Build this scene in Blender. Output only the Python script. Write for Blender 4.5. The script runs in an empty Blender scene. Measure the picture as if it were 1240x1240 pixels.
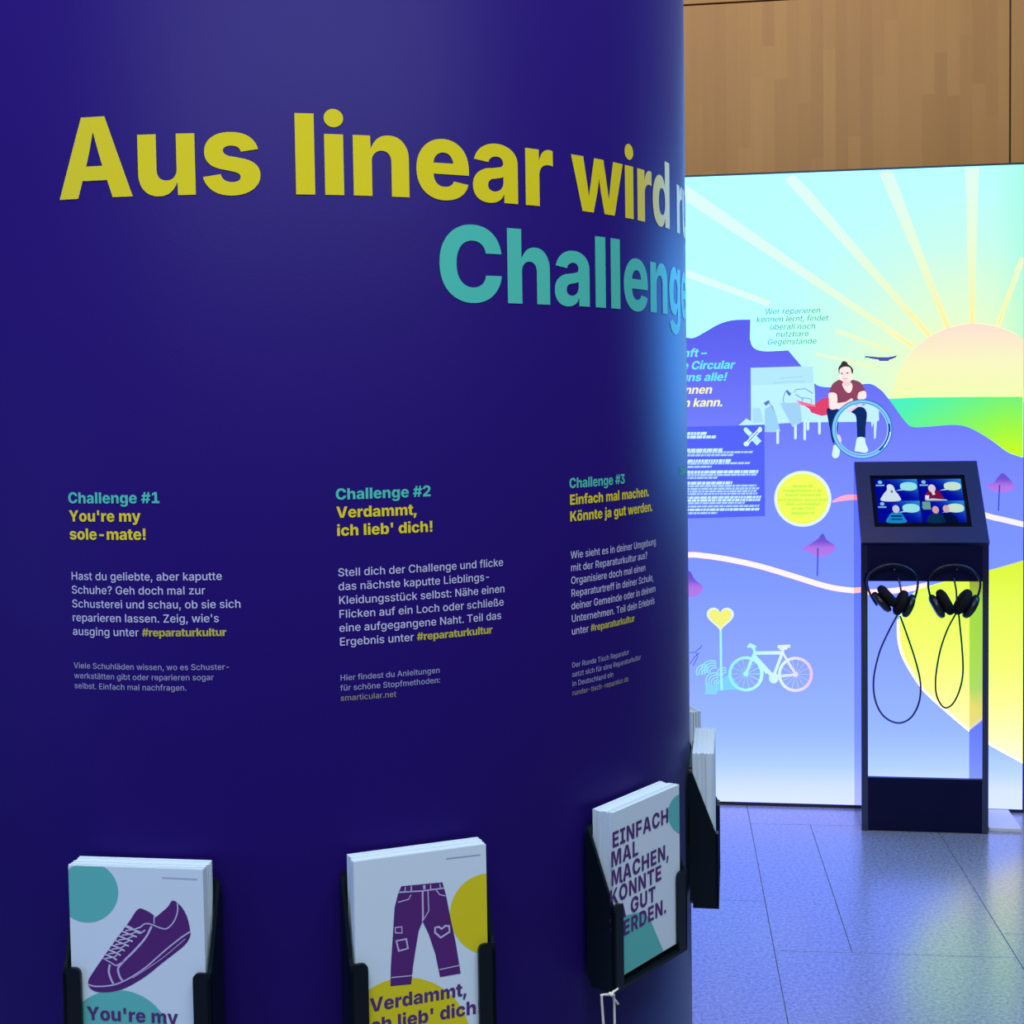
import bpy, bmesh, math, random
from math import sin, cos, pi, atan2, sqrt, radians
from mathutils import Vector, Matrix
from mathutils.geometry import delaunay_2d_cdt

random.seed(7)
SC = bpy.context.scene
COL = SC.collection

# ------------------------------------------------------------------ camera, world, lights, exposure
F, CY, PITCH, ROLL, H = 1672.72, 571.29, 0.0501, 0.0151, 1.6
_c, _s, _cp, _sp = cos(ROLL), sin(ROLL), cos(PITCH), sin(PITCH)
CAM = Vector((0, 0, H))
right = Vector((_c, -_sp * _s, -_cp * _s)); up = Vector((_s, _sp * _c, _cp * _c)); fwd = Vector((0, _cp, -_sp))
cd = bpy.data.cameras.new('camera'); cam = bpy.data.objects.new('camera', cd); COL.objects.link(cam)
cam.matrix_world = Matrix(((right.x, up.x, -fwd.x, 0), (right.y, up.y, -fwd.y, 0), (right.z, up.z, -fwd.z, H), (0, 0, 0, 1)))
cd.sensor_width = 36; cd.sensor_fit = 'HORIZONTAL'; cd.lens = F / 1240 * 36; cd.shift_y = -(620 - CY) / 1240
cd.clip_start = 0.02; cd.clip_end = 60
SC.camera = cam

w = bpy.data.worlds.new('world'); SC.world = w; w.use_nodes = True
w.node_tree.nodes['Background'].inputs[0].default_value = (0.35, 0.42, 0.8, 1)
w.node_tree.nodes['Background'].inputs[1].default_value = 0.16

def area(name, loc, target, sx, sy, power, color):
    l = bpy.data.lights.new(name, 'AREA'); l.shape = 'RECTANGLE'; l.size = sx; l.size_y = sy
    l.energy = power; l.color = color
    o = bpy.data.objects.new(name, l); COL.objects.link(o); o.location = loc
    o.rotation_euler = (Vector(target) - Vector(loc)).to_track_quat('-Z', 'Y').to_euler()
    return o
area('ceiling_light', (0.3, -0.5, 4.9), (-0.1, 1.0, 1.5), 4.2, 1.6, 250, (0.78, 0.89, 1.0))
area('added_rim_light', (2.6, 4.75, 2.3), (0.1, 1.3, 1.75), 0.8, 1.2, 80, (0.06, 0.36, 1.0))  # added to give the column its blue rim, instead of an unseen further light wall
area('side_light', (-3.6, -0.9, 1.9), (-0.3, 1.1, 1.5), 2.2, 2.6, 45, (0.30, 0.42, 1.0))
area('ceiling_lamp', (0.4, 3.6, 4.4), (0.5, 5.6, 2.9), 2.4, 0.5, 34, (1.0, 0.74, 0.42))

vs = SC.view_settings
vs.view_transform = 'Standard'; vs.look = 'None'; vs.gamma = 1; vs.use_curve_mapping = False; vs.exposure = 0.0

# ------------------------------------------------------------------ helpers
def lin(c):
    """display RGB 0-255 -> linear"""
    r = []
    for v in c:
        v = v / 255
        r.append(v / 12.92 if v < 0.04045 else ((v + 0.055) / 1.055) ** 2.4)
    return tuple(r)

def mat(name, color, rough=0.5, spec=0.5, metal=0.0, **kw):
    m = bpy.data.materials.new(name); m.use_nodes = True
    b = m.node_tree.nodes['Principled BSDF']
    b.inputs['Base Color'].default_value = (*color, 1); b.inputs['Roughness'].default_value = rough
    b.inputs['Specular IOR Level'].default_value = spec; b.inputs['Metallic'].default_value = metal
    for k, v in kw.items(): b.inputs[k].default_value = v
    return m

def attr_mat(name, emit=0.0, rough=0.5, spec=0.4):
    m = bpy.data.materials.new(name); m.use_nodes = True
    nt = m.node_tree; a = nt.nodes.new('ShaderNodeAttribute'); a.attribute_name = 'Col'
    b = nt.nodes['Principled BSDF']
    if emit:
        b.inputs['Base Color'].default_value = (0.0, 0.0, 0.0, 1); b.inputs['Specular IOR Level'].default_value = 0.0
        nt.links.new(a.outputs['Color'], b.inputs['Emission Color']); b.inputs['Emission Strength'].default_value = emit
    else:
        nt.links.new(a.outputs['Color'], b.inputs['Base Color'])
        b.inputs['Roughness'].default_value = rough; b.inputs['Specular IOR Level'].default_value = spec
    return m

def link(name, me, m=None, parent=None, smooth=False):
    o = bpy.data.objects.new(name, me); COL.objects.link(o)
    if m and not me.materials: me.materials.append(m)
    if parent is not None: o.parent = parent; o.matrix_parent_inverse = parent.matrix_basis.inverted()
    if smooth:
        for p in me.polygons: p.use_smooth = True
    return o

def obj(name, bm, m, parent=None, smooth=False, bevel=0):
    me = bpy.data.meshes.new(name); bmesh.ops.recalc_face_normals(bm, faces=bm.faces[:]); bm.to_mesh(me); bm.free()
    o = link(name, me, m, parent, smooth)
    if bevel:
        b = o.modifiers.new('bevel', 'BEVEL'); b.width = bevel; b.segments = 2; b.limit_method = 'ANGLE'
    return o

def thing(name, label, cat, loc, rotz=0, group=None):
    o = bpy.data.objects.new(name, None); COL.objects.link(o); o.empty_display_size = 0.1
    o.location = loc; o.rotation_euler = (0, 0, rotz)
    o['label'] = label; o['category'] = cat
    if group: o['group'] = group
    bpy.context.view_layer.update()
    return o

def tag(o, label, cat, group=None):
    o['label'] = label; o['category'] = cat
    if group: o['group'] = group
    return o

def local(o, parent):
    """geometry given in the parent's own axes"""
    o.parent = parent; o.matrix_parent_inverse = Matrix.Identity(4); return o

def box(bm, x0, x1, y0, y1, z0, z1):
    v = [bm.verts.new(p) for p in ((x0, y0, z0), (x1, y0, z0), (x1, y1, z0), (x0, y1, z0), (x0, y0, z1), (x1, y0, z1), (x1, y1, z1), (x0, y1, z1))]
    for f in ((0, 3, 2, 1), (4, 5, 6, 7), (0, 1, 5, 4), (1, 2, 6, 5), (2, 3, 7, 6), (3, 0, 4, 7)): bm.faces.new([v[i] for i in f])
    return v

def prism(bm, pts, axis, a, b):
    """extrude a 2D outline along an axis (0=x: pts are (y,z); 1=y: pts are (x,z); 2=z: pts are (x,y))"""
    def P(p, t):
        return (t, p[0], p[1]) if axis == 0 else ((p[0], t, p[1]) if axis == 1 else (p[0], p[1], t))
    A = [bm.verts.new(P(p, a)) for p in pts]; B = [bm.verts.new(P(p, b)) for p in pts]
    bm.faces.new(A[::-1]); bm.faces.new(B); n = len(pts)
    for i in range(n): bm.faces.new((A[i], A[(i + 1) % n], B[(i + 1) % n], B[i]))

def tube(bm, pts, r, seg=8, closed=False, flat=1.0):
    pts = [Vector(p) for p in pts]; n = len(pts); rings = []
    prev = None
    for i, p in enumerate(pts):
        a = pts[i - 1] if (i > 0 or closed) else p; b = pts[(i + 1) % n] if (i < n - 1 or closed) else p
        t = (b - a).normalized()
        if prev is None:
            ref = Vector((0, 1, 0)) if abs(t.y) < 0.9 else Vector((1, 0, 0))
            nn = t.cross(ref).normalized()
        else: nn = (prev - t * prev.dot(t)).normalized()
        prev = nn; bb = t.cross(nn)
        rr = r[i] if isinstance(r, (list, tuple)) else r
        rings.append([bm.verts.new(p + nn * cos(2 * pi * k / seg) * rr + bb * sin(2 * pi * k / seg) * rr * flat) for k in range(seg)])
    for i in range(n if closed else n - 1):
        A, B = rings[i], rings[(i + 1) % n]
        for k in range(seg): bm.faces.new((A[k], A[(k + 1) % seg], B[(k + 1) % seg], B[k]))
    if not closed: bm.faces.new(rings[0][::-1]); bm.faces.new(rings[-1])

def spline(pts, n=8, closed=False):
    P = [Vector(p) for p in pts]; out = []; N = len(P)
    rng = range(N) if closed else range(N - 1)
    for i in rng:
        p1, p2 = P[i], P[(i + 1) % N]
        p0 = P[i - 1] if (i > 0 or closed) else p1 * 2 - p2
        p3 = P[(i + 2) % N] if (i < N - 2 or closed) else p2 * 2 - p1
        for k in range(n):
            t = k / n
            out.append(0.5 * ((2 * p1) + (p2 - p0) * t + (2 * p0 - 5 * p1 + 4 * p2 - p3) * t * t + (3 * p1 - p0 - 3 * p2 + p3) * t ** 3))
    if not closed: out.append(P[-1])
    return out

# ------------------------------------------------------------------ lettering: outlines of a grotesque, heavy (X) and medium (M)
GX = [
[165,2,16,83,-3,58,-4,25,40,9,126,9,187,9,246,25,332,58,378,83,379,107,378,140,332,156,246,156,187,156,126,140,40,107,-4,16,83,69,93,68,106,92,112,146,112,187,112,228,106,280,93,306,83,307,72,306,59,280,53,228,53,187,53,146,59,92,72,68],
[165,2,4,20,1,20,71,150,71,150,1,8,112,373,112,1,68,1,68,297,67,297,25,239,25,317,67,373],
[165,1,32,15,1,15,65,83,183,91,198,102,220,107,244,107,259,107,274,101,296,89,308,81,309,73,308,61,296,55,272,55,255,13,255,13,292,30,348,61,378,81,379,102,378,133,350,150,298,150,267,150,244,142,202,120,152,100,117,77,75,77,73,153,73,153,1],
[165,1,35,81,-3,60,-4,27,24,9,76,8,109,53,109,53,96,61,78,74,66,81,67,90,66,102,78,109,102,109,119,109,132,102,156,88,170,78,171,55,171,55,227,95,299,95,301,18,301,18,373,148,373,148,309,85,197,85,217,106,222,137,196,155,144,155,113,155,76,136,24,102,-4],
[165,2,8,5,63,5,133,73,373,116,373,49,135,49,133,160,133,160,63,6,95,1,95,83,97,115,97,233,136,233,136,1],
[165,1,39,81,-3,61,-4,29,24,11,76,11,109,54,109,54,96,62,74,74,64,81,65,90,64,103,78,110,106,110,125,110,142,103,170,90,184,81,185,73,184,58,170,54,159,15,173,23,373,142,373,142,301,60,301,56,213,57,213,61,228,82,248,95,249,107,248,129,230,144,198,153,152,153,127,153,88,135,28,103,-4],
[165,2,23,83,-3,64,-4,32,24,13,80,13,123,13,152,24,210,35,245,79,373,123,373,66,207,52,207,55,214,67,230,84,240,94,241,112,240,138,212,153,162,153,125,153,86,135,28,103,-4,16,83,63,91,62,104,78,112,106,112,123,112,140,104,166,91,182,83,183,75,182,62,166,55,140,55,123,55,106,62,78,75,62],
[165,1,8,28,1,104,299,104,301,16,301,16,373,150,373,150,301,74,1],
[165,3,32,82,-3,61,-4,27,22,8,70,8,101,8,124,19,162,38,188,49,193,49,195,34,200,15,246,15,277,15,306,32,352,63,378,82,379,102,378,133,352,151,306,151,277,151,246,131,200,116,195,116,193,127,188,146,162,157,124,157,101,157,70,138,22,104,-4,16,82,59,91,58,104,70,111,94,111,109,111,122,104,146,91,158,82,159,74,158,62,146,54,122,54,109,54,94,61,70,74,58,16,82,223,90,222,101,232,107,254,107,269,107,280,101,300,90,312,82,313,75,312,64,300,58,280,58,269,58,254,64,234,75,222],
[165,2,23,82,379,101,378,133,348,153,292,153,251,153,220,141,162,130,131,86,1,42,1,99,169,113,169,110,158,98,142,81,132,71,133,54,132,27,160,13,212,13,249,13,288,30,346,62,378,16,82,311,74,310,61,294,54,268,54,251,54,234,61,206,74,192,82,193,90,192,103,206,111,234,111,251,111,268,103,294,90,310],
[197,2,14,6,1,68,373,127,373,191,1,142,1,116,163,110,204,98,296,92,345,102,345,96,296,86,204,80,163,55,1,4,48,81,48,147,149,147,149,81],
[170,3,20,15,1,15,373,92,373,113,372,141,348,155,306,155,279,155,256,146,224,130,202,120,199,120,195,131,192,150,170,162,130,162,105,162,74,147,28,118,0,98,1,10,59,73,87,73,102,72,116,94,116,115,116,128,109,150,97,162,88,163,59,163,10,59,219,84,219,92,218,103,228,110,248,110,263,110,280,96,302,85,303,59,303],
[190,1,38,98,-3,73,-4,33,40,10,124,10,187,10,248,34,334,74,378,98,379,115,378,143,360,165,324,179,274,181,241,136,241,135,254,129,276,119,292,107,300,99,301,86,300,66,274,55,222,55,187,55,148,66,98,86,72,99,73,107,72,119,80,129,96,135,118,136,133,181,133,180,106,168,58,147,18,117,-4],
[185,2,22,83,1,33,1,33,77,81,77,97,76,119,98,131,146,131,187,131,226,119,276,97,298,81,299,33,299,33,373,83,373,111,372,152,328,175,244,175,187,175,128,152,44,111,0,4,59,373,59,1,15,1,15,373],
[156,1,12,15,1,15,373,144,373,144,301,59,301,59,225,137,225,137,153,59,153,59,73,144,73,144,1],
[150,1,10,15,1,15,373,141,373,141,301,59,301,59,207,133,207,133,137,59,137,59,1],
[193,1,40,100,-3,73,-4,33,42,10,126,10,187,10,246,34,332,74,378,99,379,115,378,143,360,164,326,178,278,180,251,135,251,133,262,127,280,118,294,107,300,100,301,86,300,66,274,55,222,55,187,55,150,66,100,86,72,100,73,113,72,130,90,139,120,139,141,147,139,102,139,102,205,182,205,182,155,182,104,161,34,124,-4],
[192,1,12,15,1,15,373,59,373,59,227,133,227,133,373,177,373,177,1,133,1,133,155,59,155,59,1],
[126,1,12,8,1,8,73,41,73,41,301,8,301,8,373,117,373,117,301,85,301,85,73,117,73,117,1],
[151,1,18,72,-3,41,-4,7,56,7,115,7,137,51,137,51,113,51,88,62,64,72,65,82,64,93,88,93,113,93,373,136,373,136,115,136,56,103,-4],
[189,3,10,48,77,48,153,53,174,63,210,77,248,86,271,127,373,180,373,102,187,98,189,7,15,1,15,373,59,373,59,283,58,181,59,139,59,1,4,131,1,81,161,109,225,183,1],
[145,1,6,15,1,15,373,59,373,59,73,136,73,136,1],
[242,1,46,15,1,15,373,83,373,107,229,109,214,114,170,119,120,124,74,125,59,117,59,118,74,122,120,128,170,133,214,135,229,158,373,227,373,227,1,183,1,183,161,183,172,183,212,184,258,184,306,184,327,187,327,185,304,179,256,173,210,168,172,166,161,139,1,102,1,76,161,74,172,68,210,62,256,56,302,54,327,57,327,57,306,58,258,58,212,59,174,59,161,59,1],
[196,1,28,15,1,15,373,63,373,115,205,120,188,130,152,139,108,144,81,140,81,139,100,137,150,136,198,136,215,136,373,181,373,181,1,133,1,85,155,79,176,69,214,58,258,51,289,56,289,57,262,59,210,60,168,60,155,60,1],
[198,2,16,99,-3,74,-4,34,40,10,124,10,187,10,248,34,334,74,378,99,379,124,378,164,334,188,248,188,187,188,124,164,40,124,-4,16,99,73,113,72,132,98,142,150,142,187,142,222,132,274,113,300,99,301,85,300,66,274,55,222,55,187,55,150,66,98,85,72],
[167,1,24,15,1,15,373,91,373,112,372,142,340,159,282,159,245,159,206,142,148,111,116,90,117,42,117,42,187,81,187,92,186,106,200,113,226,113,245,113,262,106,286,92,300,81,301,59,301,59,1],
[200,3,8,85,133,121,133,137,93,157,49,188,-29,148,-29,126,23,114,59,16,99,-3,74,-4,34,40,10,124,10,187,10,248,34,334,74,378,99,379,124,378,164,334,188,248,188,187,188,124,164,40,124,-4,16,99,73,113,72,132,98,142,150,142,187,142,222,132,274,113,300,99,301,85,300,66,274,55,222,55,187,55,150,66,98,85,72],
[170,2,24,15,1,15,373,91,373,112,372,142,342,159,286,159,249,159,210,142,156,111,128,90,129,41,129,41,199,81,199,92,198,106,208,113,232,113,249,113,266,106,290,92,300,81,301,59,301,59,1,4,117,1,71,171,119,171,165,1],
[169,1,51,86,-3,63,-4,29,24,9,80,9,123,51,123,52,106,61,80,76,68,86,69,95,68,108,78,115,96,115,109,115,118,109,134,95,146,85,151,66,161,41,170,14,220,14,263,14,296,33,348,65,378,86,379,108,378,140,348,157,296,158,263,115,263,114,282,100,304,86,305,77,304,66,296,60,278,60,269,60,256,66,242,79,230,87,227,103,221,117,214,138,194,152,166,160,130,160,109,160,72,142,22,110,-4],
[173,1,8,8,301,8,373,165,373,165,301,109,301,109,1,65,1,65,301],
[186,1,22,93,-3,69,-4,34,30,15,90,15,133,15,373,59,373,59,141,59,120,67,90,83,72,93,73,103,72,119,90,128,120,128,141,128,373,172,373,172,133,172,90,152,30,117,-4],
[197,1,14,70,1,6,373,55,373,81,211,87,170,99,80,105,33,95,33,101,80,111,170,117,211,142,373,191,373,129,1],
[271,1,38,56,1,6,373,55,373,73,209,76,182,80,124,85,66,87,41,78,41,81,66,85,124,90,182,93,209,113,373,158,373,178,209,181,182,186,124,190,66,193,41,184,41,186,66,191,124,195,182,198,209,216,373,265,373,215,1,165,1,144,173,139,208,134,290,130,331,141,331,137,290,132,208,128,173,106,1],
[195,1,32,6,1,85,225,85,157,13,373,64,373,82,317,87,298,95,268,101,242,104,229,92,229,95,242,101,268,109,298,115,317,133,373,182,373,112,161,112,225,189,1,136,1,113,73,108,88,102,110,97,128,94,139,101,139,97,128,93,110,87,88,81,73,57,1],
[193,1,16,75,1,75,137,6,373,58,373,87,259,91,242,98,208,101,187,93,187,97,208,103,242,107,259,135,373,187,373,119,137,119,1],
[174,1,24,14,1,14,51,86,251,94,270,112,312,121,333,124,305,111,302,85,300,73,301,14,301,14,373,160,373,160,323,89,127,81,104,62,62,52,41,49,69,63,72,91,72,104,73,160,73,160,1],
[151,2,40,53,-3,40,-4,19,14,7,50,7,79,7,100,16,132,30,152,49,164,59,165,71,168,86,172,93,182,93,191,93,191,93,200,88,214,80,222,74,223,68,222,58,214,52,202,51,193,11,203,14,226,30,262,57,284,74,285,87,284,110,270,127,246,136,212,136,191,136,1,95,1,95,41,94,41,90,24,79,6,63,-4,18,67,53,74,52,86,64,93,86,93,101,93,127,91,124,85,120,79,118,72,116,69,115,62,114,53,104,49,90,49,83,49,72,53,60,62,52],
[163,2,23,98,-3,88,-4,72,10,62,32,59,47,57,47,57,1,14,1,14,373,58,373,58,233,59,233,62,244,72,268,87,284,99,285,113,284,139,252,154,188,154,141,154,92,139,28,114,-4,16,83,65,92,64,103,82,109,116,109,141,109,162,103,196,92,214,83,215,75,214,63,196,57,162,57,141,57,116,63,82,75,64],
[152,1,38,79,-5,57,-6,26,30,9,96,9,139,9,182,26,246,57,284,79,285,93,284,115,270,132,244,142,206,144,185,103,171,102,182,98,198,92,210,85,216,80,217,71,216,60,198,53,164,53,141,53,116,60,80,71,62,80,63,85,62,92,68,99,80,103,98,104,111,144,97,142,72,132,36,115,8,93,-6],
[163,2,23,65,-3,50,-4,24,28,9,92,9,141,9,188,25,252,50,284,65,285,76,284,92,268,102,244,104,233,105,233,105,373,149,373,149,1,106,1,106,47,104,47,101,32,91,10,76,-4,16,80,65,88,64,100,82,106,116,106,141,106,162,100,196,88,214,80,215,71,214,60,196,54,162,54,141,54,116,60,82,72,64],
[154,1,40,79,-5,58,-6,26,30,9,94,9,139,9,182,26,246,57,284,78,285,93,284,117,264,135,228,145,176,145,141,145,119,24,119,24,171,125,171,104,159,104,176,98,204,87,220,78,221,70,220,58,204,52,178,52,159,52,123,52,102,59,72,72,58,80,59,86,58,96,64,103,78,104,87,143,75,140,50,123,14,96,-6],
[105,2,4,97,281,97,215,2,215,2,281,17,26,1,26,295,26,326,38,368,60,390,74,391,83,390,99,384,103,383,96,319,93,320,87,322,83,323,75,322,69,308,69,297,69,1],
[164,2,38,79,-109,60,-110,33,-92,16,-60,14,-37,52,-21,53,-30,60,-42,71,-50,79,-49,92,-50,106,-26,106,1,106,49,103,49,100,36,91,16,75,4,65,5,50,4,24,32,9,92,9,141,9,188,25,252,50,284,65,285,76,284,92,268,102,244,105,233,106,233,106,281,149,281,149,7,149,-32,131,-84,100,-110,16,80,69,88,68,100,84,106,118,106,141,106,164,100,196,88,214,80,215,72,214,60,196,54,162,54,141,54,118,60,86,72,68],
[163,1,23,58,161,58,1,14,1,14,373,57,373,57,209,54,209,59,242,81,284,100,285,115,284,136,256,148,210,148,179,148,1,105,1,105,163,105,184,93,212,82,213,75,212,64,198,58,176],
[72,2,4,14,1,14,281,58,281,58,1,12,36,313,27,312,14,336,14,355,14,372,27,396,36,397,45,396,59,372,59,355,59,336,45,312],
[72,2,13,14,281,58,281,58,-11,58,-46,44,-86,19,-104,1,-103,-7,-103,-7,-37,-2,-37,7,-38,14,-24,14,-9,12,36,313,27,312,14,336,14,355,14,372,27,396,36,397,46,396,59,372,59,355,59,336,46,312],
[152,3,7,54,75,54,179,60,179,100,281,150,281,91,137,80,137,4,14,1,14,373,58,373,58,1,4,101,1,64,117,93,179,152,1],
[83,1,16,60,-1,36,-2,14,36,14,77,14,373,58,373,58,87,58,76,63,66,68,67,71,66,74,66,75,67,81,7,78,2,67,-2],
[237,1,42,14,1,14,281,55,281,57,209,54,209,57,234,70,268,87,284,97,285,112,284,130,244,135,201,130,201,134,230,148,266,168,284,178,285,191,284,211,260,223,218,223,189,223,1,179,1,179,169,179,190,168,212,160,213,153,212,144,200,140,182,140,169,140,1,98,1,98,171,98,190,87,212,78,213,72,212,63,202,58,180,58,167,58,1],
[163,1,23,58,161,58,1,14,1,14,281,55,281,56,209,54,209,59,242,81,284,100,285,115,284,136,256,148,210,148,179,148,1,105,1,105,163,105,184,93,212,82,213,75,212,64,198,58,176],
[158,2,16,79,-5,57,-6,26,30,9,96,9,139,9,182,26,246,57,284,79,285,101,284,133,246,149,182,149,139,149,96,133,30,101,-6,16,79,63,88,62,99,80,105,116,105,141,105,162,99,198,88,216,79,217,71,216,59,198,53,162,53,141,53,116,59,80,71,62],
[163,2,23,14,-103,14,281,57,281,57,233,59,233,62,244,72,268,87,284,99,285,113,284,139,252,154,188,154,141,154,92,139,28,114,-4,98,-3,88,-4,72,10,62,32,59,47,58,47,58,-103,16,83,65,92,64,103,82,109,116,109,141,109,162,103,196,92,214,83,215,75,214,63,196,57,162,57,141,57,116,63,82,75,64],
[163,2,23,149,-103,105,-103,105,47,104,47,101,32,91,10,76,-4,65,-3,50,-4,24,28,9,92,9,141,9,188,25,252,50,284,65,285,76,284,92,268,102,244,104,233,106,233,106,281,149,281,16,80,65,88,64,100,82,106,116,106,141,106,162,100,196,88,214,80,215,71,214,60,196,54,162,54,141,54,116,60,82,72,64],
[107,1,20,14,1,14,281,57,281,57,229,58,229,62,256,79,284,91,285,94,284,101,282,103,281,103,205,100,206,90,208,86,209,78,208,65,194,58,170,58,153,58,1],
[147,1,44,73,-5,55,-6,28,16,11,54,8,81,49,93,51,74,64,56,75,57,84,56,94,68,94,81,94,88,86,100,77,105,53,115,32,122,12,162,12,195,12,222,27,262,54,284,73,285,91,284,117,264,132,230,135,207,96,195,94,208,83,222,74,223,66,222,55,210,55,201,55,192,62,178,71,175,98,165,118,156,139,120,139,91,139,60,122,18,92,-6],
[98,2,4,90,281,90,215,2,215,2,281,16,21,347,65,347,65,87,65,74,70,64,76,65,78,64,86,66,88,67,94,5,86,0,72,-4,66,-3,44,-4,21,38,21,79],
[163,1,23,63,-3,48,-4,26,22,14,70,14,103,14,281,58,281,58,119,58,94,70,68,81,69,88,68,99,80,105,104,105,121,105,281,148,281,148,1,107,1,106,71,108,71,103,38,81,-4],
[157,1,14,53,1,3,281,49,281,70,143,74,116,80,58,83,27,75,27,79,58,85,114,89,143,109,281,155,281,104,1],
[221,1,36,43,1,2,281,48,281,58,185,61,154,68,88,70,51,66,51,69,88,77,154,80,185,91,281,130,281,141,185,144,154,152,88,155,51,150,51,153,88,159,154,162,185,173,281,219,281,178,1,133,1,119,101,117,114,113,154,109,194,107,211,114,211,112,194,108,154,104,114,102,101,87,1],
[152,1,28,4,1,58,179,58,111,7,281,53,281,64,241,69,218,79,172,84,153,69,153,74,172,83,218,89,241,101,281,146,281,94,111,94,177,148,1,102,1,89,49,83,70,73,116,68,137,83,137,78,116,69,70,63,49,50,1],
[158,1,27,14,-97,24,-33,29,-37,37,-42,49,-38,55,-24,55,-11,55,1,3,281,49,281,70,143,74,114,79,58,82,27,73,27,77,58,83,116,88,143,110,281,155,281,97,-29,93,-52,79,-86,57,-106,42,-105,34,-106,19,-102],
[149,1,12,15,1,15,51,80,211,80,213,17,213,17,281,132,281,132,225,71,71,71,69,134,69,134,1],
[151,4,40,53,-3,40,-4,19,14,7,50,7,79,7,100,16,132,30,152,49,164,59,165,71,168,86,172,93,182,93,191,93,191,93,200,88,214,80,222,74,223,68,222,58,214,52,202,51,193,11,203,14,226,30,262,57,284,74,285,87,284,110,270,127,246,136,212,136,191,136,1,95,1,95,41,94,41,90,24,79,6,63,-4,18,67,53,74,52,86,64,93,86,93,101,93,127,91,124,85,120,79,118,72,116,69,115,62,114,53,104,49,90,49,83,49,72,53,60,62,52,12,104,315,95,314,83,338,83,355,83,370,95,394,104,395,112,394,124,370,124,355,124,338,112,314,12,47,315,39,314,27,338,27,355,27,370,39,394,47,395,55,394,67,370,67,355,67,338,55,314],
[158,4,16,79,-5,57,-6,26,30,9,96,9,139,9,182,26,246,57,284,79,285,101,284,133,246,149,182,149,139,149,96,133,30,101,-6,16,79,63,88,62,99,80,105,116,105,141,105,162,99,198,88,216,79,217,71,216,59,198,53,162,53,141,53,116,59,80,71,62,12,107,315,99,314,87,338,87,355,87,370,99,394,107,395,116,394,128,370,128,355,128,338,116,314,12,51,315,43,314,31,338,31,355,31,370,43,394,51,395,59,394,71,370,71,355,71,338,59,314],
[163,3,23,63,-3,48,-4,26,22,14,70,14,103,14,281,58,281,58,119,58,94,70,68,81,69,88,68,99,80,105,104,105,121,105,281,148,281,148,1,107,1,106,71,108,71,103,38,81,-4,12,110,315,101,314,89,338,89,355,89,370,101,394,110,395,118,394,130,370,130,355,130,338,118,314,12,53,315,45,314,33,338,33,355,33,370,45,394,53,395,62,394,73,370,73,355,73,338,62,314],
[169,1,52,57,263,57,1,15,1,15,263,15,318,48,378,76,379,94,378,122,354,137,310,137,281,137,266,134,244,130,228,127,210,127,201,127,192,134,176,144,160,154,138,161,110,161,89,161,62,149,20,122,-4,100,-3,91,-4,71,2,65,9,75,73,79,70,91,64,101,65,108,64,119,76,119,93,119,106,112,124,101,138,90,154,83,178,83,197,83,210,87,230,92,246,96,264,96,277,96,290,85,306,76,307,68,306,57,288],
[198,4,16,99,-3,74,-4,34,40,10,124,10,187,10,248,34,334,74,378,99,379,124,378,164,334,188,248,188,187,188,124,164,40,124,-4,16,99,73,113,72,132,98,142,150,142,187,142,222,132,274,113,300,99,301,85,300,66,274,55,222,55,187,55,150,66,98,85,72,12,127,409,119,408,107,432,107,449,107,464,119,486,127,487,136,486,147,464,147,449,147,430,136,408,12,71,409,62,408,50,432,50,449,50,464,62,486,71,487,79,486,91,464,91,449,91,430,79,408],
[186,3,22,93,-3,69,-4,34,30,15,90,15,133,15,373,59,373,59,141,59,120,67,90,83,72,93,73,103,72,119,90,128,120,128,141,128,373,172,373,172,133,172,90,152,30,117,-4,12,121,409,113,408,101,432,101,449,101,464,113,486,121,487,130,486,142,464,142,449,142,430,130,408,12,65,409,56,408,44,432,44,449,44,464,56,486,65,487,73,486,85,464,85,449,85,430,73,408],
[69,1,12,34,-5,24,-6,11,22,11,43,11,62,24,88,34,89,45,88,58,62,58,43,58,22,45,-6],
[69,1,4,4,-101,15,59,58,59,33,-101],
[69,2,12,34,-5,24,-6,11,22,11,43,11,62,24,88,34,89,45,88,58,62,58,43,58,22,45,-6,12,34,175,24,174,11,200,11,221,11,240,24,266,34,267,45,266,58,240,58,221,58,200,45,174],
[69,2,4,4,-101,15,59,58,59,33,-101,12,37,175,27,174,13,200,13,221,13,240,27,266,37,267,47,266,61,240,61,221,61,200,47,174],
[148,2,34,49,117,49,123,49,154,54,190,64,212,72,221,80,232,92,256,92,273,92,284,86,300,77,308,72,309,66,308,57,298,51,280,51,269,10,269,10,306,27,354,55,378,72,379,91,378,120,354,136,308,136,277,136,244,121,202,108,187,101,178,92,160,87,138,87,123,87,117,12,68,-5,57,-6,44,20,44,41,44,62,57,86,68,87,79,86,92,62,92,41,92,20,79,-6],
[92,2,4,26,119,23,373,69,373,66,119,12,46,-5,35,-6,22,20,22,41,22,62,35,86,46,87,57,86,70,62,70,41,70,20,57,-6],
[168,4,4,85,1,116,373,148,373,117,1,4,2,91,8,155,155,155,149,91,4,20,1,50,373,83,373,52,1,4,13,219,18,285,166,285,160,219],
[165,1,4,125,185,125,119,40,119,40,185],
[128,1,4,128,185,128,119,0,119,0,185],
[91,1,4,29,213,25,373,66,373,62,213],
[100,1,17,16,153,16,194,25,284,39,366,49,397,89,397,80,356,67,272,61,190,61,153,61,120,66,54,79,-22,89,-69,49,-69,33,-18,16,96],
[100,1,17,11,-69,22,-22,34,54,39,120,39,153,39,190,33,272,20,356,11,397,51,397,61,366,75,284,84,194,84,153,84,94,67,-18,51,-69],
[165,2,4,65,19,65,283,101,283,101,19,4,17,117,17,185,148,185,148,117],
[69,0]]
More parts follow.
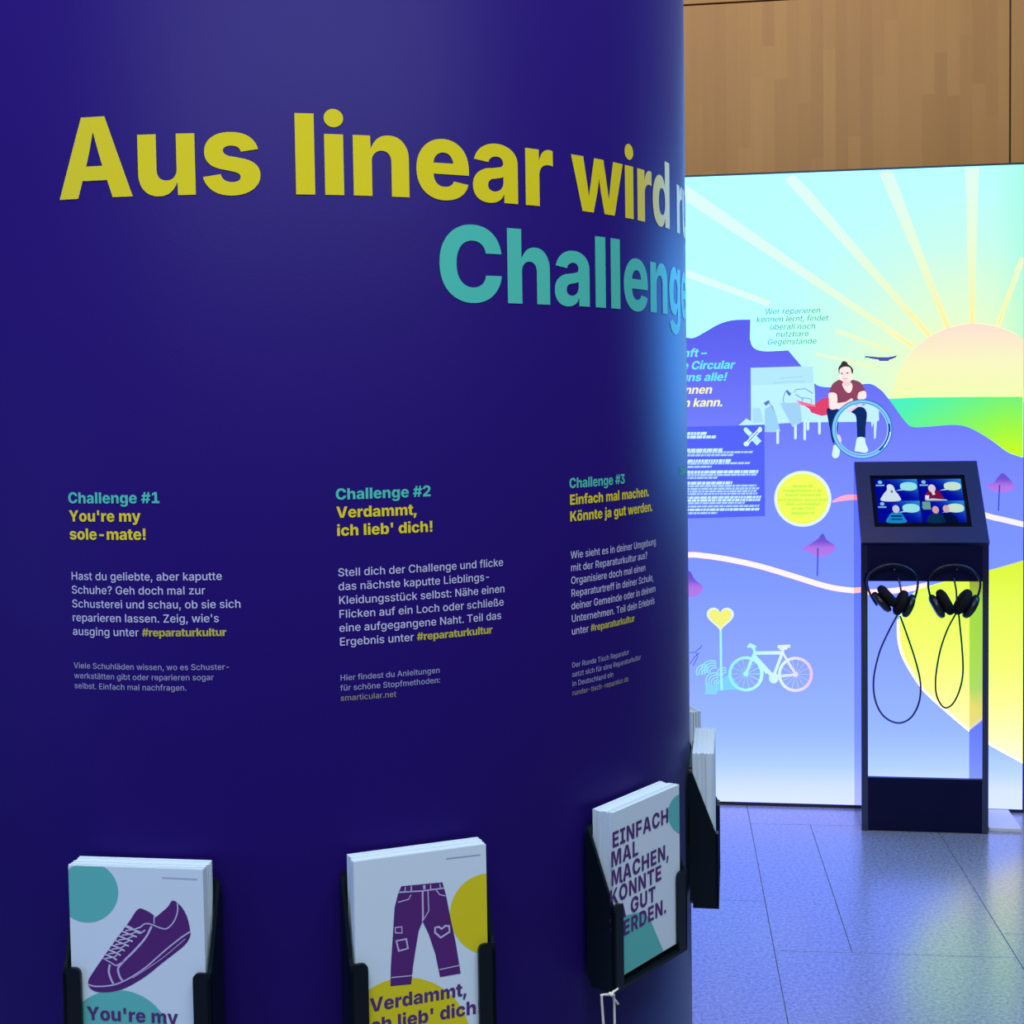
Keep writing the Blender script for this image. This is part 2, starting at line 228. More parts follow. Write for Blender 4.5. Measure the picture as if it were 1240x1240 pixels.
GM = [
[166,2,16,83,-3,61,-4,31,40,16,126,16,187,16,246,31,332,61,378,83,379,104,378,135,332,150,246,150,187,150,126,135,40,105,-4,16,83,45,96,44,113,76,122,140,122,187,122,232,113,296,96,330,83,331,70,330,52,296,43,232,43,187,43,140,52,76,70,44],
[166,2,4,26,1,26,49,145,49,145,1,8,104,373,104,1,76,1,76,321,74,321,30,257,30,315,71,373],
[166,1,32,22,1,22,43,85,173,95,192,108,224,114,254,114,271,114,288,106,316,91,330,81,331,71,330,57,314,49,284,49,265,21,265,21,298,37,350,64,378,82,379,100,378,127,350,142,302,142,273,142,252,134,212,115,164,98,129,61,53,61,49,145,49,145,1],
[166,1,35,80,-3,62,-4,33,20,15,66,14,99,43,99,44,80,54,56,70,44,80,45,91,44,108,58,117,88,117,109,117,126,108,158,89,178,74,179,57,179,57,221,103,321,103,325,23,325,23,373,139,373,139,331,79,203,79,213,100,216,130,190,146,138,146,107,146,74,129,24,99,-4],
[166,2,8,13,73,13,119,86,373,113,373,42,125,42,121,153,121,153,73,6,101,1,101,87,101,109,101,233,128,233,128,1],
[166,1,39,81,-3,64,-4,36,22,20,68,20,99,47,99,48,82,57,56,72,44,81,45,91,44,108,62,117,98,117,121,117,142,108,178,91,198,80,199,71,198,54,186,49,177,23,185,33,373,136,373,136,325,57,325,51,221,52,221,58,230,76,244,86,245,99,244,120,226,136,192,145,148,145,121,145,84,129,28,100,-4],
[166,2,23,83,-3,65,-4,37,26,21,82,21,121,21,146,33,206,47,249,89,373,119,373,58,195,53,195,56,204,66,222,80,232,88,233,105,232,130,204,145,152,145,117,145,82,129,26,101,-4,16,83,43,93,42,109,62,118,94,118,117,118,138,109,172,93,190,83,191,73,190,57,172,48,138,48,119,48,96,57,62,73,42],
[166,1,8,34,1,115,321,115,325,21,325,21,373,145,373,145,323,64,1],
[166,3,32,83,-3,63,-4,33,22,16,70,16,101,16,122,26,162,43,190,54,195,54,197,40,202,23,248,23,279,23,306,39,352,65,378,83,379,100,378,127,352,142,306,142,279,142,248,125,202,112,197,112,195,122,190,139,162,149,122,149,101,149,70,132,22,102,-4,16,83,43,94,42,111,56,120,84,120,105,120,122,110,152,94,168,83,169,72,168,55,152,45,122,45,105,45,84,54,56,71,42,16,83,215,92,214,106,228,115,256,115,275,115,290,107,316,92,330,83,331,73,330,59,316,51,290,51,275,51,256,59,230,73,214],
[166,2,23,83,379,100,378,128,346,145,290,145,255,145,226,133,166,119,127,77,1,47,1,108,179,113,179,110,168,100,152,86,142,78,143,61,142,35,170,21,220,21,257,21,292,37,346,65,378,16,83,331,73,330,57,312,48,278,48,257,48,234,57,200,73,182,83,183,93,182,109,200,117,234,117,257,117,278,109,312,93,330],
[181,2,14,6,1,73,373,108,373,175,1,144,1,108,209,104,232,94,300,87,349,93,349,86,300,76,232,72,209,37,1,4,42,99,42,147,139,147,139,99],
[168,3,20,21,1,21,373,89,373,109,372,135,346,148,302,148,275,148,252,139,220,125,200,116,197,116,193,126,192,144,170,155,130,155,101,155,72,142,26,114,0,92,1,10,49,49,89,49,109,48,127,80,127,105,127,120,118,150,102,168,90,169,49,169,10,49,213,87,213,96,212,111,226,120,252,120,271,120,292,104,324,87,325,49,325],
[188,1,38,98,-3,74,-4,36,40,14,126,14,187,14,246,36,332,74,378,98,379,113,378,139,360,159,328,172,282,175,253,146,253,144,270,136,298,123,316,107,326,98,327,82,326,57,294,42,232,42,187,42,140,57,78,82,46,98,47,107,46,123,56,136,76,144,102,146,121,175,121,173,92,160,48,140,14,113,-4],
[185,2,22,81,1,35,1,35,51,80,51,101,50,129,82,143,142,143,187,143,230,129,292,102,322,81,323,34,323,34,373,83,373,111,372,150,328,171,244,171,187,171,128,150,44,110,0,4,49,373,49,1,21,1,21,373],
[154,1,12,21,1,21,373,138,373,138,325,49,325,49,213,132,213,132,165,49,165,49,51,139,51,139,1],
[151,1,10,21,1,21,373,137,373,137,325,49,325,49,205,128,205,128,155,49,155,49,1],
[191,1,40,99,-3,74,-4,35,42,14,128,14,187,14,246,36,332,73,378,98,379,113,378,139,360,159,326,173,282,175,255,146,255,143,272,135,298,122,316,107,326,98,327,82,326,57,294,42,232,42,187,42,142,57,80,83,46,99,47,114,46,136,72,149,116,149,147,156,145,103,145,103,191,177,191,177,149,177,102,157,32,122,-4],
[191,1,12,21,1,21,373,49,373,49,217,141,217,141,373,170,373,170,1,141,1,141,167,49,167,49,1],
[116,1,12,11,1,11,51,44,51,44,325,11,325,11,373,105,373,105,325,72,325,72,51,105,51,105,1],
[147,1,18,69,-3,43,-4,11,54,11,109,11,129,40,129,40,109,40,76,56,44,69,45,82,44,98,76,98,109,98,373,127,373,127,109,127,54,95,-4],
[176,3,10,41,101,41,157,47,174,59,208,72,240,80,257,132,373,168,373,89,199,87,201,7,21,1,21,373,49,373,49,255,49,169,49,141,49,1,4,135,1,72,183,90,227,169,1],
[145,1,6,21,1,21,373,49,373,49,51,133,51,133,1],
[234,1,46,21,1,21,373,63,373,103,159,105,150,109,120,114,86,118,54,120,41,114,41,116,52,120,86,125,120,129,150,131,159,171,373,213,373,213,1,185,1,185,201,185,212,185,244,185,280,186,316,186,335,188,335,186,314,180,276,174,240,169,210,167,201,129,1,105,1,66,201,64,210,59,240,54,274,48,314,45,335,47,335,47,318,48,282,48,246,48,212,48,201,48,1],
[194,1,28,21,1,21,373,53,373,124,151,127,140,136,110,146,72,150,49,147,49,146,70,145,112,144,148,144,161,144,373,173,373,173,1,140,1,77,199,72,214,62,248,51,290,42,323,47,323,48,294,49,246,50,210,50,199,50,1],
[196,2,16,98,-3,74,-4,36,40,14,126,14,187,14,246,36,332,74,378,98,379,122,378,160,332,182,246,182,187,182,126,160,40,122,-4,16,98,47,114,46,139,78,154,142,154,187,154,232,139,294,114,326,98,327,82,326,57,294,42,232,42,187,42,142,57,80,82,46],
[164,1,24,21,1,21,373,87,373,109,372,138,340,152,286,152,253,152,218,137,162,109,130,87,131,41,131,41,179,84,179,98,178,115,198,123,230,123,253,123,272,115,306,98,324,84,325,49,325,49,1],
[197,3,8,89,121,116,121,136,71,145,49,176,-33,147,-33,127,21,120,41,16,98,-3,74,-4,36,40,14,126,14,187,14,246,36,332,74,378,98,379,122,378,160,332,182,246,182,187,182,126,160,40,122,-4,16,98,47,114,46,139,78,154,142,154,187,154,232,139,294,114,326,98,327,82,326,57,294,42,232,42,187,42,142,57,80,82,46],
[166,2,24,21,1,21,373,87,373,109,372,138,342,152,290,152,257,152,220,137,170,109,140,87,141,37,141,37,191,84,191,98,190,115,206,123,234,123,257,123,276,115,308,98,324,84,325,49,325,49,1,4,126,1,81,169,113,169,159,1],
[165,1,51,83,-5,62,-6,31,20,14,70,13,105,42,105,43,84,54,56,72,44,83,45,95,44,113,58,124,86,124,105,124,120,115,140,99,154,89,161,67,173,44,184,18,232,18,271,18,302,36,350,66,378,84,379,104,378,133,350,149,304,150,275,122,275,120,300,100,328,84,329,73,328,56,314,47,290,47,275,47,256,58,234,73,222,80,219,98,209,107,204,126,188,142,164,152,128,152,105,152,72,136,22,105,-6],
[167,1,8,11,325,11,373,156,373,156,325,98,325,98,1,69,1,69,325],
[189,1,22,95,-5,72,-6,39,28,21,90,21,129,21,373,49,373,49,133,49,108,60,68,81,46,95,47,109,46,129,68,140,108,140,133,140,373,169,373,169,129,169,90,150,28,117,-6],
[181,1,14,74,1,6,373,37,373,73,167,77,142,88,72,94,25,89,25,95,72,105,142,109,167,144,373,175,373,109,1],
[257,1,38,57,1,6,373,36,373,63,161,66,140,70,96,74,54,76,33,72,33,74,54,78,96,83,140,85,161,113,373,144,373,171,161,174,140,179,96,183,54,185,33,180,33,182,54,186,96,191,140,193,161,220,373,250,373,200,1,167,1,137,221,134,246,128,308,125,345,131,345,128,310,123,250,119,221,90,1],
[179,1,32,7,1,81,213,81,169,12,373,45,373,69,299,75,282,83,256,89,232,93,217,87,217,91,232,97,256,105,282,111,299,136,373,168,373,99,173,99,215,173,1,139,1,109,91,104,104,97,126,91,148,87,163,92,163,89,148,83,128,76,104,70,91,40,1],
[178,1,16,75,1,75,149,6,373,40,373,75,255,80,234,89,198,94,173,85,173,90,198,99,236,104,255,139,373,172,373,104,149,104,1],
[164,1,24,16,1,16,39,96,275,102,292,116,328,124,345,126,327,114,324,91,324,79,325,15,325,15,373,148,373,148,335,69,103,63,84,48,46,40,29,38,47,50,48,74,50,86,51,149,51,149,1],
[145,2,40,58,-5,44,-6,23,14,10,52,10,81,10,102,20,134,35,152,54,160,64,163,77,166,92,170,99,178,99,189,99,191,99,204,93,226,81,238,73,239,64,238,50,226,42,210,40,201,14,215,19,238,37,270,60,284,72,285,81,284,100,274,116,254,127,216,127,187,127,1,100,1,100,39,99,39,96,28,85,6,69,-6,18,64,39,75,38,91,56,99,84,99,101,99,137,98,134,90,128,79,126,69,122,66,123,58,120,45,110,37,92,37,79,37,64,44,48,56,38],
[158,2,23,88,-5,75,-6,59,12,50,34,48,45,45,45,45,1,18,1,18,373,46,373,46,235,48,235,50,242,59,266,75,284,88,285,105,284,131,248,146,184,146,141,146,94,131,30,105,-6,16,82,43,94,42,110,68,118,112,118,141,118,168,110,210,94,236,82,237,70,236,54,212,46,168,46,141,46,110,54,66,70,42],
[148,1,38,77,-5,58,-6,28,30,12,96,12,139,12,182,28,246,58,284,77,285,88,284,107,272,122,250,133,220,136,201,110,189,108,198,103,216,94,230,84,236,77,237,65,236,48,210,40,166,40,139,40,112,48,68,65,40,77,41,84,40,95,48,103,62,109,80,110,93,136,79,134,58,123,28,107,6,88,-6],
[158,2,23,70,-5,54,-6,27,30,12,94,12,141,12,184,27,248,54,284,70,285,83,284,99,266,108,242,111,235,112,235,112,373,140,373,140,1,113,1,113,45,111,45,108,34,99,12,83,-6,16,77,43,88,42,104,66,113,110,113,141,113,168,104,212,88,236,77,237,64,236,48,210,40,168,40,141,40,112,48,68,65,42],
[150,1,40,79,-5,58,-6,28,30,12,94,12,139,12,180,28,246,57,284,76,285,88,284,111,268,128,234,139,180,139,143,139,125,27,125,27,165,125,165,112,151,112,176,104,216,88,238,76,239,65,238,48,216,40,178,40,157,40,129,40,100,49,60,67,40,79,41,87,40,99,48,108,66,111,81,137,69,133,46,117,12,94,-6],
[97,2,4,88,281,88,235,2,235,2,281,17,29,1,29,313,29,338,41,372,60,390,71,391,79,390,91,384,94,383,87,339,85,340,79,342,75,343,65,342,57,322,57,305,57,1],
[159,2,38,77,-109,61,-110,37,-94,22,-66,18,-49,41,-27,43,-36,52,-54,66,-66,77,-65,93,-66,113,-36,113,-3,113,51,110,51,108,42,99,20,83,4,70,5,54,4,27,36,12,96,12,141,12,186,27,248,54,284,71,285,84,284,100,266,109,242,111,235,113,235,113,281,140,281,140,-3,140,-40,123,-88,95,-110,16,77,51,88,50,105,72,113,112,113,143,113,170,105,212,89,236,77,237,65,236,48,210,40,168,40,143,40,114,48,72,65,50],
[154,1,23,46,167,46,1,18,1,18,373,46,373,46,213,42,213,48,248,71,284,88,285,102,284,124,260,136,212,136,179,136,1,108,1,108,171,108,200,92,236,79,237,69,236,54,218,46,188],
[64,2,4,18,1,18,281,46,281,46,1,12,32,323,25,322,15,342,15,355,15,368,25,388,32,389,39,388,50,368,50,355,50,342,39,322],
[64,2,13,18,281,46,281,46,-17,46,-46,36,-86,16,-104,1,-103,-4,-103,-4,-57,0,-57,10,-58,18,-36,18,-17,12,32,323,25,322,15,342,15,355,15,368,25,388,32,389,39,388,50,368,50,355,50,342,39,322],
[143,3,7,44,95,44,163,49,163,104,281,137,281,73,145,69,145,4,18,1,18,373,46,373,46,1,4,106,1,57,133,76,171,140,1],
[73,1,16,53,-1,36,-2,18,32,18,67,18,373,46,373,46,77,46,60,51,44,57,45,61,44,64,46,66,47,71,3,68,2,58,-2],
[227,1,42,18,1,18,281,45,281,45,215,43,215,46,238,59,270,76,284,85,285,100,284,119,246,122,213,118,213,121,236,135,268,154,284,165,285,177,284,197,262,209,220,209,189,209,1,181,1,181,183,181,210,166,236,155,237,147,236,134,222,127,196,127,179,127,1,100,1,100,187,100,208,86,236,75,237,67,236,54,222,46,194,46,175,46,1],
[154,1,23,46,167,46,1,18,1,18,281,45,281,45,213,42,213,48,248,71,284,88,285,102,284,124,260,135,212,135,179,135,1,108,1,108,171,108,200,92,236,79,237,69,236,54,218,46,188],
[155,2,16,77,-5,58,-6,28,30,12,96,12,139,12,182,28,246,58,284,77,285,97,284,126,246,143,182,143,139,143,96,126,30,97,-6,16,77,41,90,40,107,68,115,112,115,139,115,164,107,210,90,236,77,237,65,236,48,210,40,166,40,139,40,112,48,68,65,40],
[158,2,23,18,-103,18,281,45,281,45,235,48,235,50,242,59,266,75,284,88,285,105,284,131,248,146,184,146,141,146,94,131,30,105,-6,88,-5,75,-6,59,12,50,34,48,45,46,45,46,-103,16,82,43,94,42,110,68,118,112,118,141,118,168,110,210,94,236,82,237,70,236,54,212,46,168,46,141,46,110,54,66,70,42],
[158,2,23,140,-103,112,-103,112,45,111,45,108,34,99,12,83,-6,70,-5,54,-6,27,30,12,94,12,141,12,184,27,248,54,284,70,285,83,284,99,266,108,242,111,235,113,235,113,281,140,281,16,77,43,88,42,104,66,113,110,113,141,113,168,104,212,88,236,77,237,64,236,48,210,40,168,40,141,40,112,48,68,65,42],
[99,1,20,18,1,18,281,45,281,45,235,47,235,50,258,70,284,82,285,85,284,91,282,94,283,94,231,92,230,84,232,79,233,70,232,55,216,46,188,46,171,46,1],
[138,1,44,69,-5,53,-6,30,12,15,46,12,71,38,83,41,60,57,38,69,39,82,38,98,60,98,77,98,90,88,108,78,113,55,123,35,132,16,170,16,201,16,224,30,262,55,284,70,285,85,284,107,266,120,234,123,215,99,203,96,218,83,240,71,241,59,240,44,220,44,205,44,190,54,172,66,167,88,157,107,148,126,110,126,83,126,56,112,16,86,-6],
[87,2,4,78,281,78,235,2,235,2,281,16,23,347,50,347,50,77,50,58,57,42,66,43,68,42,75,44,77,47,82,3,78,0,68,-4,63,-3,44,-4,23,36,23,73],
[154,1,23,66,-3,52,-4,30,20,18,68,18,103,18,281,46,281,46,109,46,78,62,44,76,45,85,44,99,60,108,92,108,115,108,281,136,281,136,1,109,1,109,69,112,69,106,30,82,-4],
[147,1,14,59,1,6,281,35,281,63,121,68,94,74,42,78,17,70,17,73,42,80,94,84,121,112,281,141,281,89,1],
[212,1,36,49,1,7,281,36,281,52,165,55,138,63,74,66,35,62,35,66,72,74,136,77,165,93,281,120,281,135,165,139,138,146,74,150,35,146,35,149,72,157,136,160,165,176,281,205,281,163,1,135,1,118,121,116,138,111,178,106,220,103,241,109,241,106,220,102,178,97,138,94,121,77,1],
[143,1,28,7,1,62,165,62,123,10,281,41,281,57,229,63,208,73,168,78,153,66,153,71,168,80,208,87,229,103,281,133,281,81,121,81,163,135,1,105,1,86,61,79,80,70,118,65,137,77,137,72,118,63,80,57,61,38,1],
[147,1,27,17,-99,23,-55,26,-57,34,-60,45,-58,53,-40,56,-21,59,-1,6,281,35,281,63,121,68,94,74,42,77,17,69,17,73,42,79,94,84,121,112,281,141,281,81,-37,77,-62,64,-92,47,-106,36,-105,29,-106,19,-102],
[143,1,12,15,1,15,39,91,229,91,233,18,233,18,281,125,281,125,241,53,51,53,49,128,49,128,1],
[145,4,40,58,-5,44,-6,23,14,10,52,10,81,10,102,20,134,35,152,54,160,64,163,77,166,92,170,99,178,99,189,99,191,99,204,93,226,81,238,73,239,64,238,50,226,42,210,40,201,14,215,19,238,37,270,60,284,72,285,81,284,100,274,116,254,127,216,127,187,127,1,100,1,100,39,99,39,96,28,85,6,69,-6,18,64,39,75,38,91,56,99,84,99,101,99,137,98,134,90,128,79,126,69,122,66,123,58,120,45,110,37,92,37,79,37,64,44,48,56,38,12,98,323,91,322,82,342,82,355,82,368,91,386,98,387,105,386,114,368,114,355,114,342,105,322,12,44,323,38,322,28,342,28,355,28,368,38,386,44,387,51,386,60,368,60,355,60,342,51,322],
[155,4,16,77,-5,58,-6,28,30,12,96,12,139,12,182,28,246,58,284,77,285,97,284,126,246,143,182,143,139,143,96,126,30,97,-6,16,77,41,90,40,107,68,115,112,115,139,115,164,107,210,90,236,77,237,65,236,48,210,40,166,40,139,40,112,48,68,65,40,12,104,323,97,322,88,342,88,355,88,368,97,386,104,387,111,386,120,368,120,355,120,342,111,322,12,51,323,44,322,34,342,34,355,34,368,44,386,51,387,57,386,67,368,67,355,67,342,57,322],
[154,3,23,66,-3,52,-4,30,20,18,68,18,103,18,281,46,281,46,109,46,78,62,44,76,45,85,44,99,60,108,92,108,115,108,281,136,281,136,1,109,1,109,69,112,69,106,30,82,-4,12,104,323,97,322,88,342,88,355,88,368,97,386,104,387,110,386,120,368,120,355,120,342,110,322,12,50,323,44,322,34,342,34,355,34,368,44,386,50,387,57,386,66,368,66,355,66,342,57,322],
[164,1,52,48,265,48,1,21,1,21,265,21,320,50,378,73,379,87,378,111,358,126,318,126,287,126,268,121,244,115,228,110,210,110,201,110,188,119,168,131,152,143,130,151,100,151,77,151,52,139,14,116,-4,99,-3,88,-4,67,6,62,15,71,59,75,54,88,44,98,45,110,44,124,62,124,81,124,94,116,116,103,132,91,152,82,180,82,199,82,214,87,232,94,248,99,268,99,283,99,306,84,328,73,329,61,328,48,298],
[196,4,16,98,-3,74,-4,36,40,14,126,14,187,14,246,36,332,74,378,98,379,122,378,160,332,182,246,182,187,182,126,160,40,122,-4,16,98,47,114,46,139,78,154,142,154,187,154,232,139,294,114,326,98,327,82,326,57,294,42,232,42,187,42,142,57,80,82,46,12,125,417,118,416,109,434,109,449,109,462,118,480,125,481,132,480,141,462,141,449,141,434,132,416,12,72,417,65,416,55,434,55,449,55,462,65,480,72,481,78,480,88,462,88,449,88,434,78,416],
[189,3,22,95,-5,72,-6,39,28,21,90,21,129,21,373,49,373,49,133,49,108,60,68,81,46,95,47,109,46,129,68,140,108,140,133,140,373,169,373,169,129,169,90,150,28,117,-6,12,122,417,115,416,105,434,105,449,105,462,115,480,122,481,128,480,138,462,138,449,138,434,128,416,12,68,417,61,416,52,434,52,449,52,462,61,480,68,481,75,480,84,462,84,449,84,434,75,416],
[69,1,12,35,-3,27,-4,16,18,16,35,16,48,27,70,35,71,43,70,53,48,53,35,53,18,43,-4],
[69,1,4,11,-91,22,55,52,55,31,-91],
[69,2,12,35,-3,27,-4,16,18,16,35,16,48,27,70,35,71,43,70,53,48,53,35,53,18,43,-4,12,35,193,27,192,16,214,16,231,16,246,27,266,35,267,43,266,53,246,53,231,53,214,43,192],
[69,2,4,11,-91,22,55,52,55,31,-91,12,38,193,30,192,19,214,19,231,19,246,30,266,38,267,45,266,56,246,56,231,56,214,45,192],
[135,2,34,48,115,48,117,48,150,54,188,66,208,75,219,83,230,94,258,94,279,94,294,87,318,74,330,66,331,60,330,47,320,39,296,38,277,10,277,11,310,26,354,51,378,67,379,83,378,108,352,122,308,122,279,122,248,109,204,96,191,89,180,79,162,74,138,74,117,74,115,12,62,-3,54,-4,43,18,43,33,43,48,54,70,62,71,69,70,80,48,80,33,80,18,69,-4],
[78,2,4,26,121,24,373,54,373,52,121,12,39,-3,31,-4,20,18,20,33,20,48,31,70,39,71,47,70,58,48,58,33,58,18,47,-4],
[163,4,4,88,1,119,373,141,373,110,1,4,4,101,7,145,149,145,145,101,4,23,1,53,373,75,373,45,1,4,15,229,18,273,159,273,156,229],
[166,1,4,124,181,124,135,41,135,41,181],
[128,1,4,128,181,128,135,0,135,0,181],
[80,1,4,29,227,26,373,54,373,51,227],
[100,1,17,28,153,28,192,37,282,51,364,60,397,87,397,77,356,63,272,56,188,56,153,56,118,63,52,76,-24,87,-69,60,-69,45,-16,28,96],
[100,1,17,13,-69,24,-24,38,52,44,120,44,153,44,188,37,272,23,356,13,397,40,397,49,364,64,282,72,192,72,153,72,96,55,-16,40,-69],
[166,2,4,70,25,70,271,95,271,95,25,4,21,125,21,171,144,171,144,125],
[69,0]]
CHARS = '0123456789ABCDEFGHIJKLMNOPQRSTUVWXYZabcdefghijklmnopqrstuvwxyzäöüßÖÜ.,:;?!#-–\'()+ '
def unpack(rows):
    """row = advance, number of contours, then per contour its length and x, 2*y + on-curve (256 units per em)"""
    r = {}
    for ch, q in zip(CHARS, rows):
        p = 2; cs = []
        for _ in range(q[1]):
            k = q[p]; p += 1
            cs.append([(q[p + 2 * i] / 256, (q[p + 2 * i + 1] >> 1) / 256, q[p + 2 * i + 1] & 1) for i in range(k)]); p += 2 * k
        r[ch] = (q[0] / 256, cs)
    return r
FONT = {'X': unpack(GX), 'M': unpack(GM)}
for _k, _q, _adv in (('X', 0.171, 0.285), ('M', 0.112, 0.268)):     # a plain straight l, as on the column
    _x = (_adv - _q) / 2
    FONT[_k]['l'] = (_adv, [[(_x, 0.0, 1), (_x, 0.727, 1), (_x + _q, 0.727, 1), (_x + _q, 0.0, 1)]])

def flatten(c, n):
    q = []
    for i, (x, y, on) in enumerate(c):
        px, py, pon = c[i - 1]
        if not on and not pon: q.append(((x + px) / 2, (y + py) / 2, 1))
        q.append((x, y, on))
    st = next(i for i, p in enumerate(q) if p[2]); q = q[st:] + q[:st]; out = []; i = 0; N = len(q)
    while i < N:
        x, y, _ = q[i]; out.append((x, y))
        if not q[(i + 1) % N][2]:
            bx, by, _ = q[(i + 1) % N]; cx, cy, _ = q[(i + 2) % N]
            for k in range(1, n):
                t = k / n
                out.append(((1 - t) ** 2 * x + 2 * t * (1 - t) * bx + t * t * cx, (1 - t) ** 2 * y + 2 * t * (1 - t) * by + t * t * cy))
            i += 2
        else: i += 1
    return out

def fill(polys):
    """triangulate outlines with the non-zero rule"""
    vs_, es = [], []
    for p in polys:
        b = len(vs_); vs_ += [Vector(q) for q in p]; es += [(b + i, b + (i + 1) % len(p)) for i in range(len(p))]
    V, E, T, *_ = delaunay_2d_cdt(vs_, es, [], 0, 1e-7)
    tris = []
    for t in T:
        cx = sum(V[i].x for i in t) / 3; cy = sum(V[i].y for i in t) / 3; wn = 0
        for p in polys:
            for i in range(len(p)):
                x0, y0 = p[i - 1]; x1, y1 = p[i]
                if (y0 <= cy) != (y1 <= cy):
                    xx = x0 + (cy - y0) / (y1 - y0) * (x1 - x0)
                    if xx > cx: wn += 1 if y1 > y0 else -1
        if wn: tris.append(tuple(t))
    return [(v.x, v.y) for v in V], tris
GC = {}
def glyph(f, ch, n):
    k = (f, ch, n)
    if k not in GC:
        a, cs = FONT[f][ch]
        GC[k] = (a, *(fill([flatten(c, n) for c in cs]) if cs else ([], [])))
    return GC[k]
def text_width(s, f='M', em=1.0, track=0.0):
    return sum(FONT[f][c][0] + track for c in s) * em - track * em
def text_geo(s, x, y, em, f='M', track=0.0, n=3, shear=0.0, align='L'):
    """-> verts (u,v), faces"""
    wd = text_width(s, f, em, track)
    if align == 'C': x -= wd / 2
    if align == 'R': x -= wd
    V, T = [], []
    for ch in s:
        a, v, t = glyph(f, ch, n); b = len(V)
        V += [(x + (p[0] + shear * p[1]) * em, y + p[1] * em) for p in v]; T += [tuple(i + b for i in q) for q in t]
        x += (a + track) * em
    return V, T

# ------------------------------------------------------------------ flat print on a plane or a surface
class Art:
    def __init__(s, to3, step=0.0003): s.to3 = to3; s.V = []; s.T = []; s.C = []; s.L = []; s.step = step
    def raw(s, V, T, col, layer=0):
        b = len(s.V)
        for p in V: s.V.append(p); s.C.append(col(p) if callable(col) else col); s.L.append(layer)
        s.T += [tuple(i + b for i in t) for t in T]
        return s
    def poly(s, pts, col, layer=0, cut_u=None, cut_v=None):
        polys = pts if isinstance(pts[0][0], (tuple, list, Vector)) else [pts]
        V, T = fill([[(p[0], p[1]) for p in q] for q in polys])
        if cut_u or cut_v: V, T = cut(V, T, cut_u, cut_v)
        return s.raw(V, T, col, layer)
    def stroke(s, pts, wd, col, layer=0, closed=False):
        P = [Vector((p[0], p[1])) for p in pts]; n = len(P); A, B = [], []
        for i, p in enumerate(P):
            a = P[i - 1] if (i or closed) else p; b = P[(i + 1) % n] if (i < n - 1 or closed) else p
            t = (b - a).normalized(); nn = Vector((-t.y, t.x)); ww = wd[i] if isinstance(wd, (list, tuple)) else wd
            A.append(p + nn * ww / 2); B.append(p - nn * ww / 2)
        V = [(q.x, q.y) for q in A + B]; T = []
        for i in range(n if closed else n - 1):
            j = (i + 1) % n; T += [(i, n + i, n + j), (i, n + j, j)]
        return s.raw(V, T, col, layer)
    def text(s, t, x, y, em, col, layer=0, **k):
        V, T = text_geo(t, x, y, em, **k); return s.raw(V, T, col, layer)
    def build(s, name, m, parent=None):
        me = bpy.data.meshes.new(name)
        me.from_pydata([s.to3(p[0], p[1], s.step * (1 + l)) for p, l in zip(s.V, s.L)], [], s.T)
        a = me.color_attributes.new('Col', 'FLOAT_COLOR', 'POINT')
        for i, c in enumerate(s.C): a.data[i].color = (*c[:3], 1)
        me.update()
        return link(name, me, m, parent)

def cut(V, T, cu, cv):
    bm = bmesh.new(); vv = [bm.verts.new((p[0], p[1], 0)) for p in V]
    for t in T:
        try: bm.faces.new([vv[i] for i in t])
        except ValueError: pass
    for lst, ax in ((cu, 0), (cv, 1)):
        for c in (lst or []):
            co = (c, 0, 0) if ax == 0 else (0, c, 0); no = (1, 0, 0) if ax == 0 else (0, 1, 0)
            bmesh.ops.bisect_plane(bm, geom=bm.verts[:] + bm.edges[:] + bm.faces[:], plane_co=co, plane_no=no, dist=1e-7)
    bm.verts.index_update()
    V = [(v.co.x, v.co.y) for v in bm.verts]; T = [tuple(v.index for v in f.verts) for f in bm.faces]; bm.free()
    return V, T
def frange(a, b, st):
    r = []; x = a
    while x < b: r.append(x); x += st
    return r
def circle(cx, cy, rx, ry=None, n=40, a0=0, a1=2 * pi):
    ry = rx if ry is None else ry
    full = abs(a1 - a0) > 6.28
    return [(cx + rx * cos(a0 + (a1 - a0) * i / (n if full else n - 1)), cy + ry * sin(a0 + (a1 - a0) * i / (n if full else n - 1))) for i in range(n)]

# ------------------------------------------------------------------ where things stand
def ray(x, y):
    """direction of sight through a point measured in the photograph"""
    r = (x - 620) / F; u = -(y - CY) / F
    return right * r + up * u + fwd
YAW, NW = 0.14776, 5.4537                       # the back wall's heading and the light wall's distance
TN = Vector((sin(YAW), cos(YAW), 0)); TS = Vector((cos(YAW), -sin(YAW), 0))
def W(s, n, z): return TS * s + TN * n + Vector((0, 0, z))
def on_plane(x, y, P0, N):
    d = ray(x, y); return CAM + d * ((P0 - CAM).dot(N) / d.dot(N))
def wall_sz(x, y, n=NW):
    p = on_plane(x, y, TN * n, TN); return p.dot(TS), p.z
AX = (-0.2363, 1.5061); R = 0.4245; A0 = -0.2795   # the column's axis, radius and the angle where its first text column starts
def on_col(u, v, off):
    a = A0 + u / R; r = R + off
    return (AX[0] + r * sin(a), AX[1] - r * cos(a), v)

